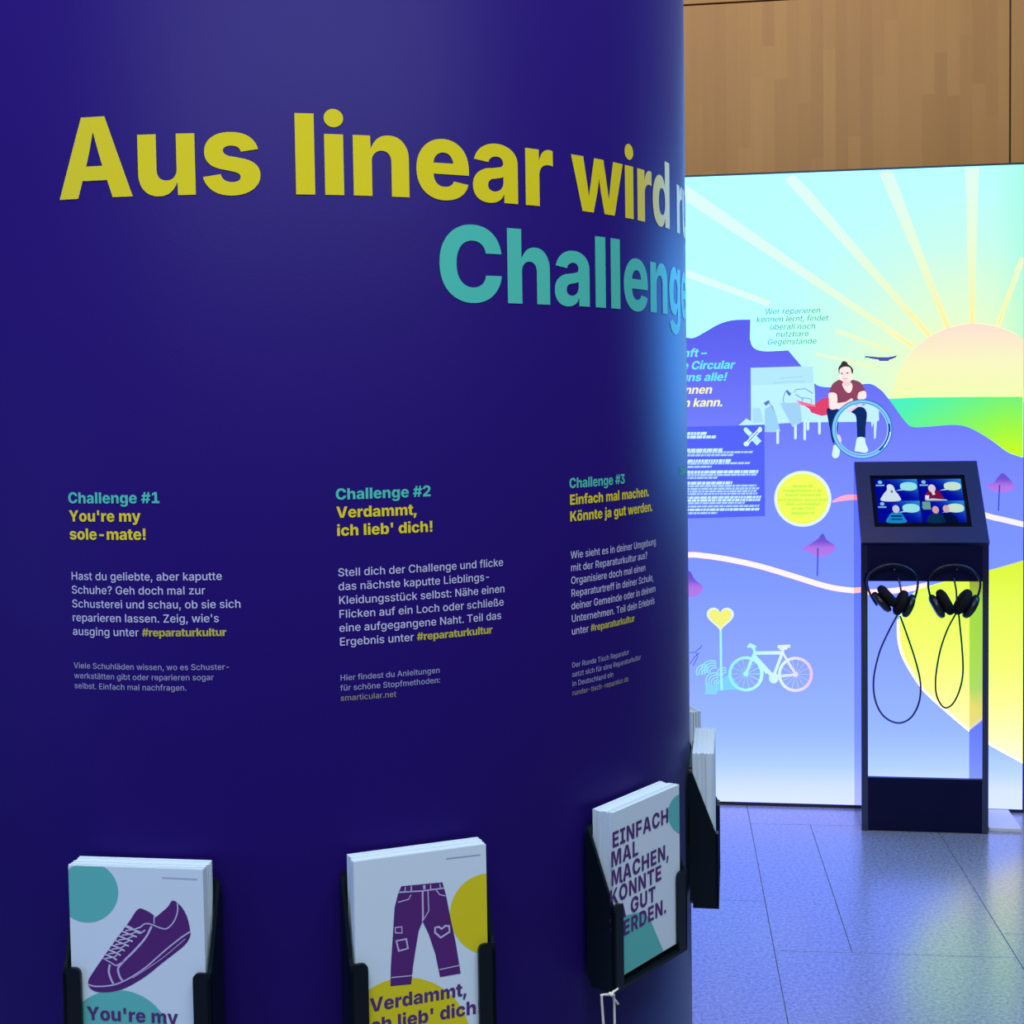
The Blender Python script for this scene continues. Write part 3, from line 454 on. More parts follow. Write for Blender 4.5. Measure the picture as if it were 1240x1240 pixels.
# ------------------------------------------------------------------ materials
def wood_material():
    m = bpy.data.materials.new('oak_veneer'); m.use_nodes = True; nt = m.node_tree; N = nt.nodes; L = nt.links
    b = N['Principled BSDF']; tc = N.new('ShaderNodeTexCoord'); sep = N.new('ShaderNodeSeparateXYZ'); L.new(tc.outputs['Object'], sep.inputs[0])
    def M(op, a, b_=None, c=None):
        n = N.new('ShaderNodeMath'); n.operation = op
        for i, v in enumerate((a, b_, c)):
            if v is None: continue
            if isinstance(v, (int, float)): n.inputs[i].default_value = v
            else: L.new(v, n.inputs[i])
        return n.outputs[0]
    cx = M('FLOOR', M('DIVIDE', sep.outputs['X'], 0.047))
    w1 = N.new('ShaderNodeTexWhiteNoise'); w1.noise_dimensions = '1D'; L.new(cx, w1.inputs['W'])
    cz = M('FLOOR', M('DIVIDE', M('ADD', sep.outputs['Z'], M('MULTIPLY', w1.outputs['Value'], 3.0)), 0.75))
    cmb = N.new('ShaderNodeCombineXYZ'); L.new(cx, cmb.inputs[0]); L.new(cz, cmb.inputs[1])
    w2 = N.new('ShaderNodeTexWhiteNoise'); w2.noise_dimensions = '2D'; L.new(cmb.outputs[0], w2.inputs['Vector'])
    mp = N.new('ShaderNodeMapping'); mp.inputs['Scale'].default_value = (60, 60, 2.2); L.new(tc.outputs['Object'], mp.inputs[0])
    nz = N.new('ShaderNodeTexNoise'); nz.inputs['Scale'].default_value = 1.0; nz.inputs['Detail'].default_value = 4; L.new(mp.outputs[0], nz.inputs['Vector'])
    mix = M('ADD', M('MULTIPLY', w2.outputs['Value'], 0.62), M('MULTIPLY', nz.outputs['Fac'], 0.38))
    cr = N.new('ShaderNodeValToRGB'); L.new(mix, cr.inputs[0])
    cr.color_ramp.elements[0].position = 0.1; cr.color_ramp.elements[0].color = (0.38, 0.185, 0.036, 1)
    cr.color_ramp.elements[1].position = 0.85; cr.color_ramp.elements[1].color = (0.47, 0.245, 0.052, 1)
    L.new(cr.outputs[0], b.inputs['Base Color']); b.inputs['Roughness'].default_value = 0.5
    return m

def granite_material():
    m = bpy.data.materials.new('granite'); m.use_nodes = True; nt = m.node_tree; N = nt.nodes; L = nt.links
    b = N['Principled BSDF']; tc = N.new('ShaderNodeTexCoord')
    n1 = N.new('ShaderNodeTexNoise'); n1.inputs['Scale'].default_value = 90; n1.inputs['Detail'].default_value = 3
    n2 = N.new('ShaderNodeTexNoise'); n2.inputs['Scale'].default_value = 240; n2.inputs['Detail'].default_value = 2
    ad = N.new('ShaderNodeMix'); ad.data_type = 'FLOAT'; ad.inputs[0].default_value = 0.45
    geo = N.new('ShaderNodeNewGeometry')
    for n in (n1, n2): L.new(geo.outputs['Position'], n.inputs['Vector'])
    L.new(n1.outputs['Fac'], ad.inputs[2]); L.new(n2.outputs['Fac'], ad.inputs[3])
    cr = N.new('ShaderNodeValToRGB'); L.new(ad.outputs[0], cr.inputs[0])
    cr.color_ramp.elements[0].position = 0.36; cr.color_ramp.elements[0].color = (0.14, 0.17, 0.25, 1)
    cr.color_ramp.elements[1].position = 0.60; cr.color_ramp.elements[1].color = (0.38, 0.41, 0.49, 1)
    L.new(cr.outputs[0], b.inputs['Base Color'])
    rr = N.new('ShaderNodeMapRange'); rr.inputs['To Min'].default_value = 0.27; rr.inputs['To Max'].default_value = 0.20
    L.new(ad.outputs[0], rr.inputs[0]); L.new(rr.outputs[0], b.inputs['Roughness'])
    b.inputs['IOR'].default_value = 2.05
    bp = N.new('ShaderNodeBump'); bp.inputs['Strength'].default_value = 0.0; bp.inputs['Distance'].default_value = 0.001
    L.new(ad.outputs[0], bp.inputs['Height']); L.new(bp.outputs[0], b.inputs['Normal'])
    return m

def column_material():
    m = mat('column_paint', (0.016, 0.005, 0.125), rough=0.46, spec=0.07, **{'Sheen Weight': 0.10, 'Sheen Roughness': 0.3, 'Sheen Tint': (0.5, 0.7, 1.0, 1)}); nt = m.node_tree; N = nt.nodes; L = nt.links; b = N['Principled BSDF']
    tc = N.new('ShaderNodeTexCoord'); nz = N.new('ShaderNodeTexNoise'); nz.inputs['Scale'].default_value = 700; nz.inputs['Detail'].default_value = 2
    L.new(tc.outputs['Object'], nz.inputs['Vector']); bp = N.new('ShaderNodeBump'); bp.inputs['Strength'].default_value = 0.12; bp.inputs['Distance'].default_value = 0.0006
    L.new(nz.outputs['Fac'], bp.inputs['Height']); L.new(bp.outputs[0], b.inputs['Normal'])
    return m

def laminate_material():
    m = mat('black_laminate', (0.014, 0.016, 0.03), rough=0.3, spec=0.6); nt = m.node_tree; N = nt.nodes; L = nt.links; b = N['Principled BSDF']
    tc = N.new('ShaderNodeTexCoord'); mp = N.new('ShaderNodeMapping'); mp.inputs['Scale'].default_value = (6, 90, 90); L.new(tc.outputs['Object'], mp.inputs[0])
    nz = N.new('ShaderNodeTexNoise'); nz.inputs['Scale'].default_value = 2; L.new(mp.outputs[0], nz.inputs['Vector'])
    cr = N.new('ShaderNodeValToRGB'); L.new(nz.outputs['Fac'], cr.inputs[0])
    cr.color_ramp.elements[0].color = (0.004, 0.008, 0.055, 1); cr.color_ramp.elements[1].color = (0.010, 0.018, 0.10, 1)
    L.new(cr.outputs[0], b.inputs['Base Color'])
    return m

M_WOOD = wood_material(); M_FLOOR = granite_material(); M_COL = column_material(); M_LAM = laminate_material()
M_SATIN = mat('satin_black_panel', (0.0008, 0.0008, 0.030), rough=0.35, spec=0.25)
M_GLOSSLAM = mat('polished_black_panel', (0.001, 0.001, 0.035), rough=0.07, spec=1.0, **{'IOR': 1.7})
M_GROUT = mat('grout', (0.17, 0.17, 0.20), rough=0.8)
M_ALU = mat('dark_aluminium', (0.03, 0.03, 0.05), rough=0.4, metal=0.3)
M_BLACK = mat('black_plastic', (0.006, 0.009, 0.014), rough=0.35)
M_RUBBER = mat('soft_black_foam', (0.006, 0.006, 0.008), rough=0.85, spec=0.2)
M_ACRYL = mat('dark_acrylic', (0.002, 0.006, 0.010), rough=0.35, spec=0.25)
M_PAPER = mat('white_card', (0.62, 0.72, 0.78), rough=0.7, spec=0.2)
M_WHITE = mat('white_board', (0.72, 0.72, 0.76), rough=0.35)
M_STRING = mat('cotton', (0.72, 0.68, 0.6), rough=0.9, spec=0.1)
M_SILVER = mat('steel', (0.6, 0.6, 0.62), rough=0.3, metal=1.0)
M_CABLE = mat('cable_rubber', (0.03, 0.03, 0.035), rough=0.5)
M_INK = attr_mat('printed_ink', rough=0.5, spec=0.25)
M_CARDINK = attr_mat('card_print', rough=0.6, spec=0.2)
M_LIT = attr_mat('backlit_print', emit=1.0)
M_SCREEN = attr_mat('display_picture', emit=1.0)
M_WALLPAINT = mat('white_paint', (0.6, 0.6, 0.6), rough=0.9)

# ------------------------------------------------------------------ the setting
def structure(name, loc=(0, 0, 0), rotz=0):
    o = bpy.data.objects.new(name, None); COL.objects.link(o); o.location = loc; o.rotation_euler = (0, 0, rotz); o['kind'] = 'structure'
    bpy.context.view_layer.update(); return o

# floor: a bed of mortar and polished granite slabs, each its own mesh
bm = bmesh.new(); box(bm, -4.6, 4.6, -2.2, 7.2, -0.06, -0.004)
fl = obj('floor', bm, M_GROUT); fl['kind'] = 'structure'
TILE = YAW - 0.033
fo = W(0.13, 4.7, 0)
def tile(s0, s1, n0, n1):
    g = 0.0010
    bm = bmesh.new(); box(bm, s0 + g, s1 - g, n0 + g, n1 - g, -0.02, 0)
    o = obj('floor_tile', bm, M_FLOOR, bevel=0.0008); o.parent = fl
    o.location = fo; o.rotation_euler = (0, 0, -TILE)
s_edges = [-4.63 + 0.68 * k for k in range(0, 14)]
s_edges = [0.0 + 0.68 * k for k in range(-6, 7)]
for k, s0 in enumerate(s_edges[:-1]):
    s1 = s_edges[k + 1]; j = k - 6
    off = {0: -0.70, 1: -0.52, -1: -0.3}.get(j, random.uniform(-1, 0))
    cuts = [off + 1.21 * i for i in range(-4, 3)]
    for a, b in zip(cuts, cuts[1:]):
        if a > 2.3 or b < -6.4: continue
        if j == 0 and abs(a + 0.70) < 1e-6:
            tile(s0, s0 + 0.222, a, b); tile(s0 + 0.222, s1, a, b)
        else: tile(s0, s1, a, b)

# back wall: veneered panels with dark joints on a black batten plane
NB = 5.62
wb = structure('wall_back', W(0, NB, 0), -YAW)
bm = bmesh.new(); box(bm, -4.6, 3.7, 0.012, 0.12, 0, 4.9)
o = obj('backing', bm, M_BLACK); local(o, wb)
sx = [-4.55, -3.93, -1.40, 1.127, 3.65]; zs = [0.0, 1.6, 3.165, 4.85]
for i in range(4):
    for k in range(3):
        bm = bmesh.new(); g = 0.0035
        box(bm, sx[i] + g, sx[i + 1] - g, -0.006, 0.012, zs[k] + g, zs[k + 1] - g)
        o = obj('wood_panel', bm, M_WOOD, bevel=0.001); local(o, wb)

# ------------------------------------------------------------------ the backlit wall
WL, WR, WT = -1.45, 1.147, 2.462
lw = thing('light_wall', 'tall backlit picture wall with sunrise, hills and bicycle glowing on fabric', 'light wall', W(0, NW, 0), -YAW)
bm = bmesh.new(); box(bm, WL, WR, 0.0, 0.11, 0.0, WT)
local(obj('light_box', bm, M_ALU), lw)
for (x0, x1, z0, z1) in ((WL, WR, 0, 0.012), (WL, WR, WT, WT + 0.007), (WR, WR + 0.005, 0, WT + 0.007), (WL - 0.005, WL, 0, WT + 0.007)):
    bm = bmesh.new(); box(bm, x0, x1, -0.006, 0.11, z0, z1); local(obj('frame_profile', bm, M_ALU), lw)

def lw3(s, z, off): return (s, -off, z)
def boost(c, k=1.0):
    r = lin(c); return tuple((v * (m if v > 0.985 else 1.0)) * k for v, m in zip(r, (1.9, 1.7, 2.5)))
def zmap(k, ox, oy):
    """point measured in an enlarged crop -> light wall plane"""
    return lambda pts: [wall_sz(p[0] / k + ox, p[1] / k + oy) for p in pts]
def PX(pts): return [wall_sz(*p) for p in pts]
def ramp(stops):
    def f(t):
        if t <= stops[0][0]: return stops[0][1]
        for (a, ca), (b, cb) in zip(stops, stops[1:]):
            if t <= b:
                q = (t - a) / (b - a); return tuple(x + (y - x) * q for x, y in zip(ca, cb))
        return stops[-1][1]
    return f
def to_y(s, z):
    p = W(s, NW, z) - CAM; return CY - F * p.dot(up) / p.dot(fwd)
def to_x(s, z):
    p = W(s, NW, z) - CAM; return 620 + F * p.dot(right) / p.dot(fwd)
def S(x): return wall_sz(x, 500)[0]
def Z(y): return wall_sz(1030, y)[1]
PXM = 1 / 303.0                                  # about one photograph pixel on the wall, in metres
CU = frange(WL, WR, 0.10); CV = frange(0.0, WT, 0.08)

# sky
def sky(p):
    d = math.hypot((p[0] - S(1177)) * 1.0, p[1] - Z(484)) / PXM
    c = ramp([(80, (236, 255, 205)), (130, (222, 255, 222)), (180, (202, 255, 243)), (250, (190, 255, 255)), (700, (182, 252, 255))])(d)
    g = max(0, min(1, (p[0] - S(1200)) / (40 * PXM)))
    c = tuple(a + (b - a) * g * 0.5 for a, b in zip(c, (150, 240, 215)))
    return boost(c)
A = Art(lw3); A.poly([(WL, 0.012), (WR, 0.012), (WR, WT), (WL, WT)], sky, 0, CU, CV); A.build('sky_print', M_LIT, None)
bpy.context.view_layer.update()
def finish(A, name):
    o = A.build(name, M_LIT); return local(o, lw)
local(bpy.data.objects['sky_print'], lw)

# sun rays
sun = (1177, 469)
A = Art(lw3)
def rayp(x, y, w0, x1, y1, w1):
    L = math.hypot(x - x1, y - y1); nx, ny = -(y - y1) / L, (x - x1) / L
    n = 8; up_, dn = [], []
    for i in range(n + 1):
        t = i / n; cx, cy = x + (x1 - x) * t, y + (y1 - y) * t; ww = (w0 + (w1 - w0) * t) / 2
        up_.append((cx + nx * ww, cy + ny * ww)); dn.append((cx - nx * ww, cy - ny * ww))
    V = [(min(max(p[0], WL), WR), min(p[1], WT - 0.004)) for p in PX(up_ + dn)]; T = []
    for i in range(n): T += [(i, i + 1, n + 2 + i), (i, n + 2 + i, n + 1 + i)]
    def c(p):
        d = math.hypot(p[0] - S(1177), p[1] - Z(469)) / PXM
        return boost(ramp([(80, (255, 246, 170)), (130, (240, 252, 205)), (220, (226, 255, 240)), (330, (222, 255, 252))])(d))
    A.raw(V, T, c, 1)
rayp(826, 231, 17, 1106, 420, 5); rayp(955, 212, 16, 1126, 407, 6); rayp(1072, 206, 17, 1148, 397, 6)
rayp(1177, 202, 17, 1177, 397, 5); rayp(1238.5, 312, 8, 1208, 395, 4); rayp(826, 329, 9, 932, 368, 7); rayp(1012, 400, 6, 1076, 424, 4)
rayp(988, 428, 4, 1062, 446, 4); rayp(785, 203, 20, 826, 231, 17)
finish(A, 'sun_rays_print')

# sun dome, green plain
A = Art(lw3)
sc = PX([(1178, 488)])[0]; sr = 91 * PXM
dome = [(x, y) for x, y in circle(sc[0], sc[1], sr, sr, 72) if x <= WR] 
dome = sorted([q for q in circle(sc[0], sc[1], sr, sr, 180) if q[0] <= WR and q[1] > sc[1] - 0.002], key=lambda q: q[0])
A.poly(dome + [(WR, sc[1])], lambda p: boost(ramp([(0, (243, 255, 178)), (0.5, (250, 250, 196)), (1, (255, 226, 214))])((p[1] - sc[1]) / sr)), 2, None, frange(sc[1], sc[1] + sr, 0.03))
finish(A, 'sun_print')
A = Art(lw3)
Zg = zmap(4.133, 940, 400)
hill_r = [(q.x, q.y) for q in spline([Vector((*q, 0)) for q in Zg([(560, 340), (600, 395), (640, 450), (680, 483), (760, 482), (880, 473), (950, 482), (1020, 515), (1090, 560), (1160, 610), (1228, 635)])], 5)]
A.poly(Zg([(520, 345), (560, 343), (700, 336), (900, 334), (1232, 333)]) + Zg([(1232, 640), (1000, 600), (640, 560)]),
       lambda p: boost(tuple(a + (b - a) * min(1, max(0, (p[0] - S(1085)) / (120 * PXM))) for a, b in zip(ramp([(0, (70, 245, 205)), (1, (90, 246, 170))])((Z(484) - p[1]) / 0.1), ramp([(0, (120, 246, 120)), (0.5, (160, 252, 70)), (1, (205, 255, 40))])((Z(484) - p[1]) / 0.22)))), 2.5,
       frange(S(1070), WR, 0.04), frange(Z(560), Z(480), 0.03))
finish(A, 'green_plain_print')

# purple hills
Z1 = zmap(2.952, 820, 180)
A = Art(lw3)
left = PX([(640, 470), (700, 452), (770, 430), (810, 412)]) + [(q.x, q.y) for q in spline([Vector((*q, 0)) for q in Z1([(30, 675), (60, 676), (100, 655), (150, 627), (200, 613), (262, 611)])], 5)] + [(q.x, q.y) for q in spline([Vector((*q, 0)) for q in Z1([(260, 680), (272, 710), (310, 724), (397, 721)])], 5)] + Z1([(443, 775)]) + [(q.x, q.y) for q in spline([Vector((*q, 0)) for q in Z1([(490, 838), (510, 849), (560, 853), (640, 845), (680, 840), (705, 846), (735, 868)])], 5)]
top = [(WL, left[0][1])] + left + hill_r
top = [p for p in top if p[0] <= WR]
hillc = ramp([(400, (94, 98, 240)), (470, (108, 116, 252)), (530, (118, 132, 254)), (600, (124, 146, 255)), (680, (126, 152, 255)), (800, (142, 170, 255)), (890, (156, 188, 255)), (930, (182, 214, 255)), (960, (222, 236, 255))])
A.poly(top + [(WR, hill_r[-1][1]), (WR, 0.012), (WL, 0.012)], lambda p: boost(hillc(to_y(p[0], p[1]))), 3, CU, CV)
finish(A, 'hills_print')

# yellow field with its white rim
Z7 = zmap(3.648, 1010, 680)
edge = Z7([(835, 886), (693, 808), (610, 755), (480, 645), (400, 570), (350, 500), (310, 430), (290, 370), (283, 300), (290, 235), (325, 165), (370, 122)])
topf = PX([(1130, 708), (1160, 699), (1199, 690), (1214, 686), (1239, 678.5)])
A = Art(lw3)
fc = ramp([(680, (222, 250, 60)), (730, (236, 255, 96)), (800, (250, 255, 120)), (860, (255, 255, 165)), (910, (255, 255, 215))])
A.poly([p for p in spline(edge, 6)] + topf, lambda p: boost(fc(to_y(p[0], p[1]) + (1200 - to_x(p[0], p[1])) * 0.12)), 5, CU, CV)
A.stroke(spline(edge, 6)[:-14], 3.2 * PXM, boost((255, 255, 250)), 6)
finish(A, 'yellow_field_print')

# roads
A = Art(lw3)
Z6 = zmap(5.167, 820, 620)
A.stroke(spline(PX([(430, 790), (560, 735), (700, 688), (770, 675)]) + Z6([(65, 268), (170, 274), (280, 289), (400, 312), (520, 340), (640, 375), (760, 412), (880, 450), (980, 475), (1095, 490)]) + PX([(1060, 717), (1100, 713), (1125, 708)]), 6), 6.4 * PXM, boost((255, 250, 250)), 4.5)
Z5 = zmap(5.391, 1010, 550)
A.stroke(spline(PX([(1150, 610)]) + Z5([(1000, 402), (1100, 426), (1240, 459)]), 6), 6.4 * PXM, boost((250, 245, 252)), 5)
A.stroke(spline(PX([(1008, 607.5), (1020, 603.5), (1036, 602), (1060, 604)]), 6), [(2 + min(4, 0.6 * i)) * PXM for i in range(19)], boost((255, 176, 205)), 5)
finish(A, 'roads_print')

# trees
def tree(pts, trunk, zm, name='tree_print'):
    A = Art(lw3); P = zm(pts); zt = max(p[1] for p in P); zb = min(p[1] for p in P)
    c0 = spline([Vector((*p, 0)) for p in P], 5, True)
    A.poly([(p.x, p.y) for p in c0], lambda p: boost(ramp([(0, (98, 84, 208)), (0.35, (120, 88, 214)), (0.6, (178, 118, 234)), (1, (176, 128, 244))])((zt - p[1]) / (zt - zb))), 4, None, frange(zb, zt, 0.012))
    A.stroke(zm(trunk), 1.3 * PXM, boost((64, 58, 160)), 5); finish(A, name)
tree([(780, 235), (838, 195), (880, 168), (910, 134), (938, 175), (990, 215), (955, 262), (900, 280), (850, 270), (815, 245)], [(880, 225), (877, 400)], Z6)
tree([(990, 203), (1040, 185), (1070, 148), (1100, 124), (1140, 155), (1180, 210), (1150, 240), (1080, 250), (1030, 235)], [(1080, 200), (1072, 370)], Z5)
tree([(-20, 440), (30, 400), (75, 368), (110, 420), (162, 470), (135, 515), (85, 532), (20, 510)], [(60, 450), (58, 600)], Z6)

# yellow disc
A = Art(lw3); dc = PX([(972, 604)])[0]
A.poly(circle(dc[0], dc[1], 33 * PXM), boost((225, 245, 255)), 4); A.poly(circle(dc[0] - 0.3 * PXM, dc[1], 30.2 * PXM), boost((244, 255, 96)), 5)
for i, t in enumerate(('Besucht die', 'Protagonistinnen in der', 'Zukunft und lasst sie', 'euch erzählen, was aus ihren', 'Ideen und Projekten', 'im Jahr 2040', 'geworden ist!')):
    A.text(t, dc[0], dc[1] + (14.0 - 5.3 * i) * PXM - 0.4 * PXM, 4.3 * PXM, boost((120, 140, 60)), 6, shear=0.2, align='C', n=2, track=-0.02)
finish(A, 'yellow_disc_print')

# airship
A = Art(lw3)
A.poly(Zg([(436, 116), (443, 121), (446, 128), (470, 130), (510, 134), (560, 134), (585, 130), (607, 124), (598, 136), (580, 144), (566, 147), (562, 154), (516, 154), (510, 147), (480, 143), (456, 137), (440, 139), (446, 130)]), boost((92, 78, 176)), 4)
finish(A, 'airship_print')

# speech text and slogan
A = Art(lw3)
for t, x, y in (('Wer reparieren', 959.3, 379.9), ('kennen lernt, findet', 958.8, 389.2), ('überall noch', 959.3, 398.8), ('nutzbare', 959, 407.6), ('Gegenstände', 958.5, 416.8)):
    p = PX([(x, y)])[0]; A.text(t, p[0], p[1], 8.9 * PXM, boost((84, 122, 190)), 5, shear=0.2, align='C', track=0.0)
finish(A, 'speech_lettering')
A = Art(lw3)
for t, x, y, c in (('Zukunft –', 855, 432, (120, 235, 255)), ('eine Circular', 889, 446.5, (110, 240, 255)), ('für uns alle!', 880, 461, (110, 240, 255)), ('können', 862, 476.6, (250, 250, 190)), ('man kann.', 875, 492, (250, 252, 190))):
    p = PX([(x, y)])[0]; A.text(t, p[0], p[1], 13.6 * PXM, boost(c), 5, shear=0.25, align='R', f='X', track=-0.03)
finish(A, 'slogan_lettering')

# caption panel with unreadable small type
A = Art(lw3)
A.poly(PX([(700, 520), (925.5, 514.5), (926.5, 625), (700, 632)]), boost((86, 102, 252)), 4)
Z4 = zmap(8.857, 820, 500)
rows = [(218, 325, 3), (256, 415, 3), (396, 485, 3), (422, 810, 2), (452, 610, 2), (512, 575, 3), (540, 780, 2), (575, 370, 2), (632, 870, 3), (664, 850, 2), (694, 430, 2), (750, 590, 3), (782, 850, 2), (812, 880, 2), (840, 850, 2), (868, 860, 2), (905, 900, 2.4), (936, 890, 2.4), (966, 725, 2), (1000, 880, 2), (1036, 880, 2.4), (1072, 430, 2)]
for y, xe, k in rows:
    x = 100 - 600
    while x < xe - 8:
        x2 = min(xe, x + random.uniform(16, 75)); hh = 11 if k == 2 else (13 if k < 3 else 16)
        sl = 5
        A.poly(Z4([(x + sl, y - hh - (x - 500) * 0.01), (x2 + sl, y - hh - (x2 - 500) * 0.01), (x2 - sl, y + hh - (x2 - 500) * 0.01), (x - sl, y + hh - (x - 500) * 0.01)]), boost((178, 220, 255) if k == 2 else (205, 245, 255)), 5)
        x = x2 + 7
finish(A, 'caption_panel_print')
A = Art(lw3)   # crossed spanner and screwdriver
A.stroke(Z4([(735, 180), (790, 235)]), 5.2 * PXM, boost((200, 250, 255)), 6); A.stroke(Z4([(795, 240), (880, 325)]), 7.6 * PXM, boost((190, 245, 255)), 6)
A.stroke(Z4([(745, 330), (885, 180)]), 4.2 * PXM, boost((215, 252, 255)), 7)
A.poly(Z4(circle(742, 332, 30, 26, 20)), boost((215, 252, 255)), 7); A.poly(Z4(circle(888, 178, 22, 30, 20)), boost((215, 252, 255)), 7)
A.poly(Z4(circle(735, 178, 24, 24, 6)), boost((200, 250, 255)), 6)
A.stroke(Z4([(762, 312), (865, 200)]), 0.9 * PXM, boost((70, 90, 150)), 8)
finish(A, 'tool_icon_print')

# workbench picture with running paint
A = Art(lw3); Z2 = zmap(5.167, 820, 400); Z9 = zmap(9.542, 980, 430)
A.poly(Z2([(460, 235), (850, 224), (862, 400), (862, 568), (548, 590), (385, 594), (432, 552), (462, 568)]), boost((192, 246, 255)), 4)
A.poly(Z2([(462, 238), (850, 227), (852, 330), (462, 345)]), boost((182, 236, 252)), 5)
A.poly(Z2([(780, 470), (1260, 470), (1262, 566), (1200, 572), (790, 576)]), boost((196, 246, 255)), 4)
A.poly(Z2([(548, 492), (590, 470), (612, 500), (645, 632), (600, 638), (548, 636)]), boost((160, 214, 252)), 6)
A.poly(Z2([(642, 455), (770, 452), (780, 575), (722, 606)]), boost((165, 214, 250)), 6)
A.poly(Z2([(470, 488), (520, 485), (540, 575), (475, 580)]), boost((174, 226, 252)), 6)
A.poly(Z2([(540, 455), (572, 436), (580, 450), (556, 474)]), boost((96, 120, 200)), 7); A.poly(Z2([(676, 378), (690, 374), (716, 398), (700, 412)]), boost((96, 120, 200)), 7)
for a in ([(575, 455), (598, 480), (600, 500)], [(676, 385), (662, 430), (668, 455)], [(730, 390), (745, 370), (800, 365), (850, 395)], [(780, 450), (785, 420), (838, 430), (840, 455)], [(740, 400), (790, 432)], [(600, 330), (700, 322), (800, 318)], [(640, 300), (790, 288)]):
    A.stroke(Z2(a), 0.8 * PXM, boost((92, 130, 190) if a[0][1] > 350 else (160, 214, 244)), 7)
for x, y0, y1 in ((629, 620, 712), (740, 585, 682), (798, 565, 688), (818, 570, 626), (890, 560, 652), (666, 560, 572)):
    A.stroke(Z2([(x, y0), (x, y1 - 8), (x - 1, y1)]), [3 * PXM, 3 * PXM, 1.4 * PXM], boost((208, 250, 255)), 6)
A.poly(Z9([(620, 590), (700, 540), (800, 600), (806, 740), (780, 770), (768, 960), (748, 970), (745, 770), (725, 840), (712, 770), (670, 760)]), boost((196, 244, 255)), 5)
finish(A, 'workbench_print')
A = Art(lw3)
A.poly(Z2([(742, 436), (800, 455), (860, 466), (900, 430), (960, 415), (980, 520), (905, 536), (840, 515), (825, 490)]), boost((226, 70, 112)), 7)
A.poly(Z2([(742, 436), (860, 466), (870, 480), (780, 470)]), boost((250, 120, 140)), 8)
finish(A, 'red_tool_print')

# the seated woman printed on the wall
skin = boost((255, 238, 236)); skin2 = boost((238, 214, 222)); shirt = boost((142, 72, 100)); shirt2 = boost((112, 54, 80)); jeans = boost((18, 44, 104)); jeans2 = boost((30, 70, 130)); hair = boost((56, 50, 60)); shoe = boost((214, 250, 255))
A = Art(lw3)
def sm(pts, n=5): return [(p.x, p.y) for p in spline([Vector((*q, 0)) for q in pts], n, True)]
def fig(pts, col, layer, smooth=True): A.poly(Z9(sm(pts) if smooth else pts), col, layer)
fig([(205, 620), (300, 620), (345, 640), (335, 760), (325, 900), (320, 930), (290, 960), (285, 1035), (255, 960), (235, 840), (212, 720)], jeans, 8)
fig([(480, 650), (560, 600), (630, 610), (665, 680), (650, 830), (640, 960), (560, 962), (548, 830), (535, 700)], jeans, 8)
fig([(318, 930), (350, 925), (372, 990), (345, 1010), (322, 985)], skin2, 9)
fig([(285, 1040), (340, 1050), (352, 1110), (335, 1175), (290, 1190), (262, 1160), (270, 1100)], shoe, 9)
fig([(555, 955), (635, 955), (650, 1020), (680, 1100), (640, 1128), (570, 1115), (525, 1105), (535, 1040)], shoe, 9)
fig([(350, 285), (430, 320), (500, 285), (590, 315), (625, 370), (645, 415), (570, 440), (560, 520), (500, 560), (330, 555), (315, 450), (235, 430), (262, 340), (310, 300)], shirt, 9)
fig([(380, 330), (430, 322), (490, 330), (494, 390), (470, 432), (440, 432), (405, 395)], skin, 10)
fig([(400, 290), (470, 290), (476, 340), (435, 360), (396, 336)], skin2, 11)
fig([(228, 440), (312, 448), (322, 560), (300, 600), (235, 600), (226, 520)], skin, 10)
fig([(235, 570), (330, 555), (420, 540), (490, 500), (500, 530), (470, 570), (380, 600), (280, 628), (240, 620)], skin, 10)
fig([(570, 435), (645, 418), (650, 500), (560, 505)], skin, 10)
fig([(625, 560), (560, 600), (470, 660), (430, 650), (470, 620), (560, 575)], skin2, 10)
fig([(345, 215), (350, 150), (400, 120), (470, 130), (498, 190), (485, 260), (450, 310), (420, 320), (385, 305), (360, 265)], skin, 11)
fig([(340, 215), (335, 150), (360, 110), (375, 80), (405, 70), (435, 85), (450, 108), (490, 140), (508, 180), (495, 225), (488, 205), (472, 150), (430, 134), (385, 140), (352, 165), (348, 215)], hair, 12)
for a in ([(362, 210), (388, 206)], [(425, 204), (455, 202)]): A.stroke(Z9(a), 1.0 * PXM, boost((110, 100, 120)), 12)
A.poly(Z9(circle(377, 217, 8, 6, 10)), boost((80, 80, 100)), 12); A.poly(Z9(circle(440, 213, 8, 6, 10)), boost((80, 80, 100)), 12)
A.stroke(Z9([(385, 268), (410, 278), (438, 266)]), 0.9 * PXM, boost((214, 140, 150)), 12); A.stroke(Z9([(408, 215), (402, 242), (414, 246)]), 0.5 * PXM, boost((222, 196, 206)), 12)
for k in range(4): A.stroke(Z9([(405 + 22 * k, 560 - 12 * k), (432 + 22 * k, 580 - 12 * k)]), 0.4 * PXM, boost((226, 190, 206)), 12)
A.stroke(Z9([(330, 430), (340, 545)]), 0.8 * PXM, shirt2, 10); A.stroke(Z9([(560, 430), (556, 510)]), 0.8 * PXM, shirt2, 10)
finish(A, 'seated_person_print')
A = Art(lw3)
for i_, (r_, w_, c_) in enumerate(((338, 2.6, (40, 100, 170)), (324, 3.4, (130, 205, 250)), (306, 1.6, (70, 150, 215)), (298, 0.8, (190, 240, 255)))):
    A.stroke(Z9(circle(607, 855, r_, r_ * 0.985, 64)), w_ * PXM, boost(c_), 13 + i_, closed=True)
A.stroke(Z9(circle(607, 855, 318, 313, 14, -0.2, 0.9)), 2.2 * PXM, boost((24, 70, 150)), 18)
A.stroke(Z9(circle(607, 855, 330, 325, 14, 0.1, 0.7)), 1.4 * PXM, boost((200, 250, 255)), 19)
finish(A, 'wheel_rim_print')

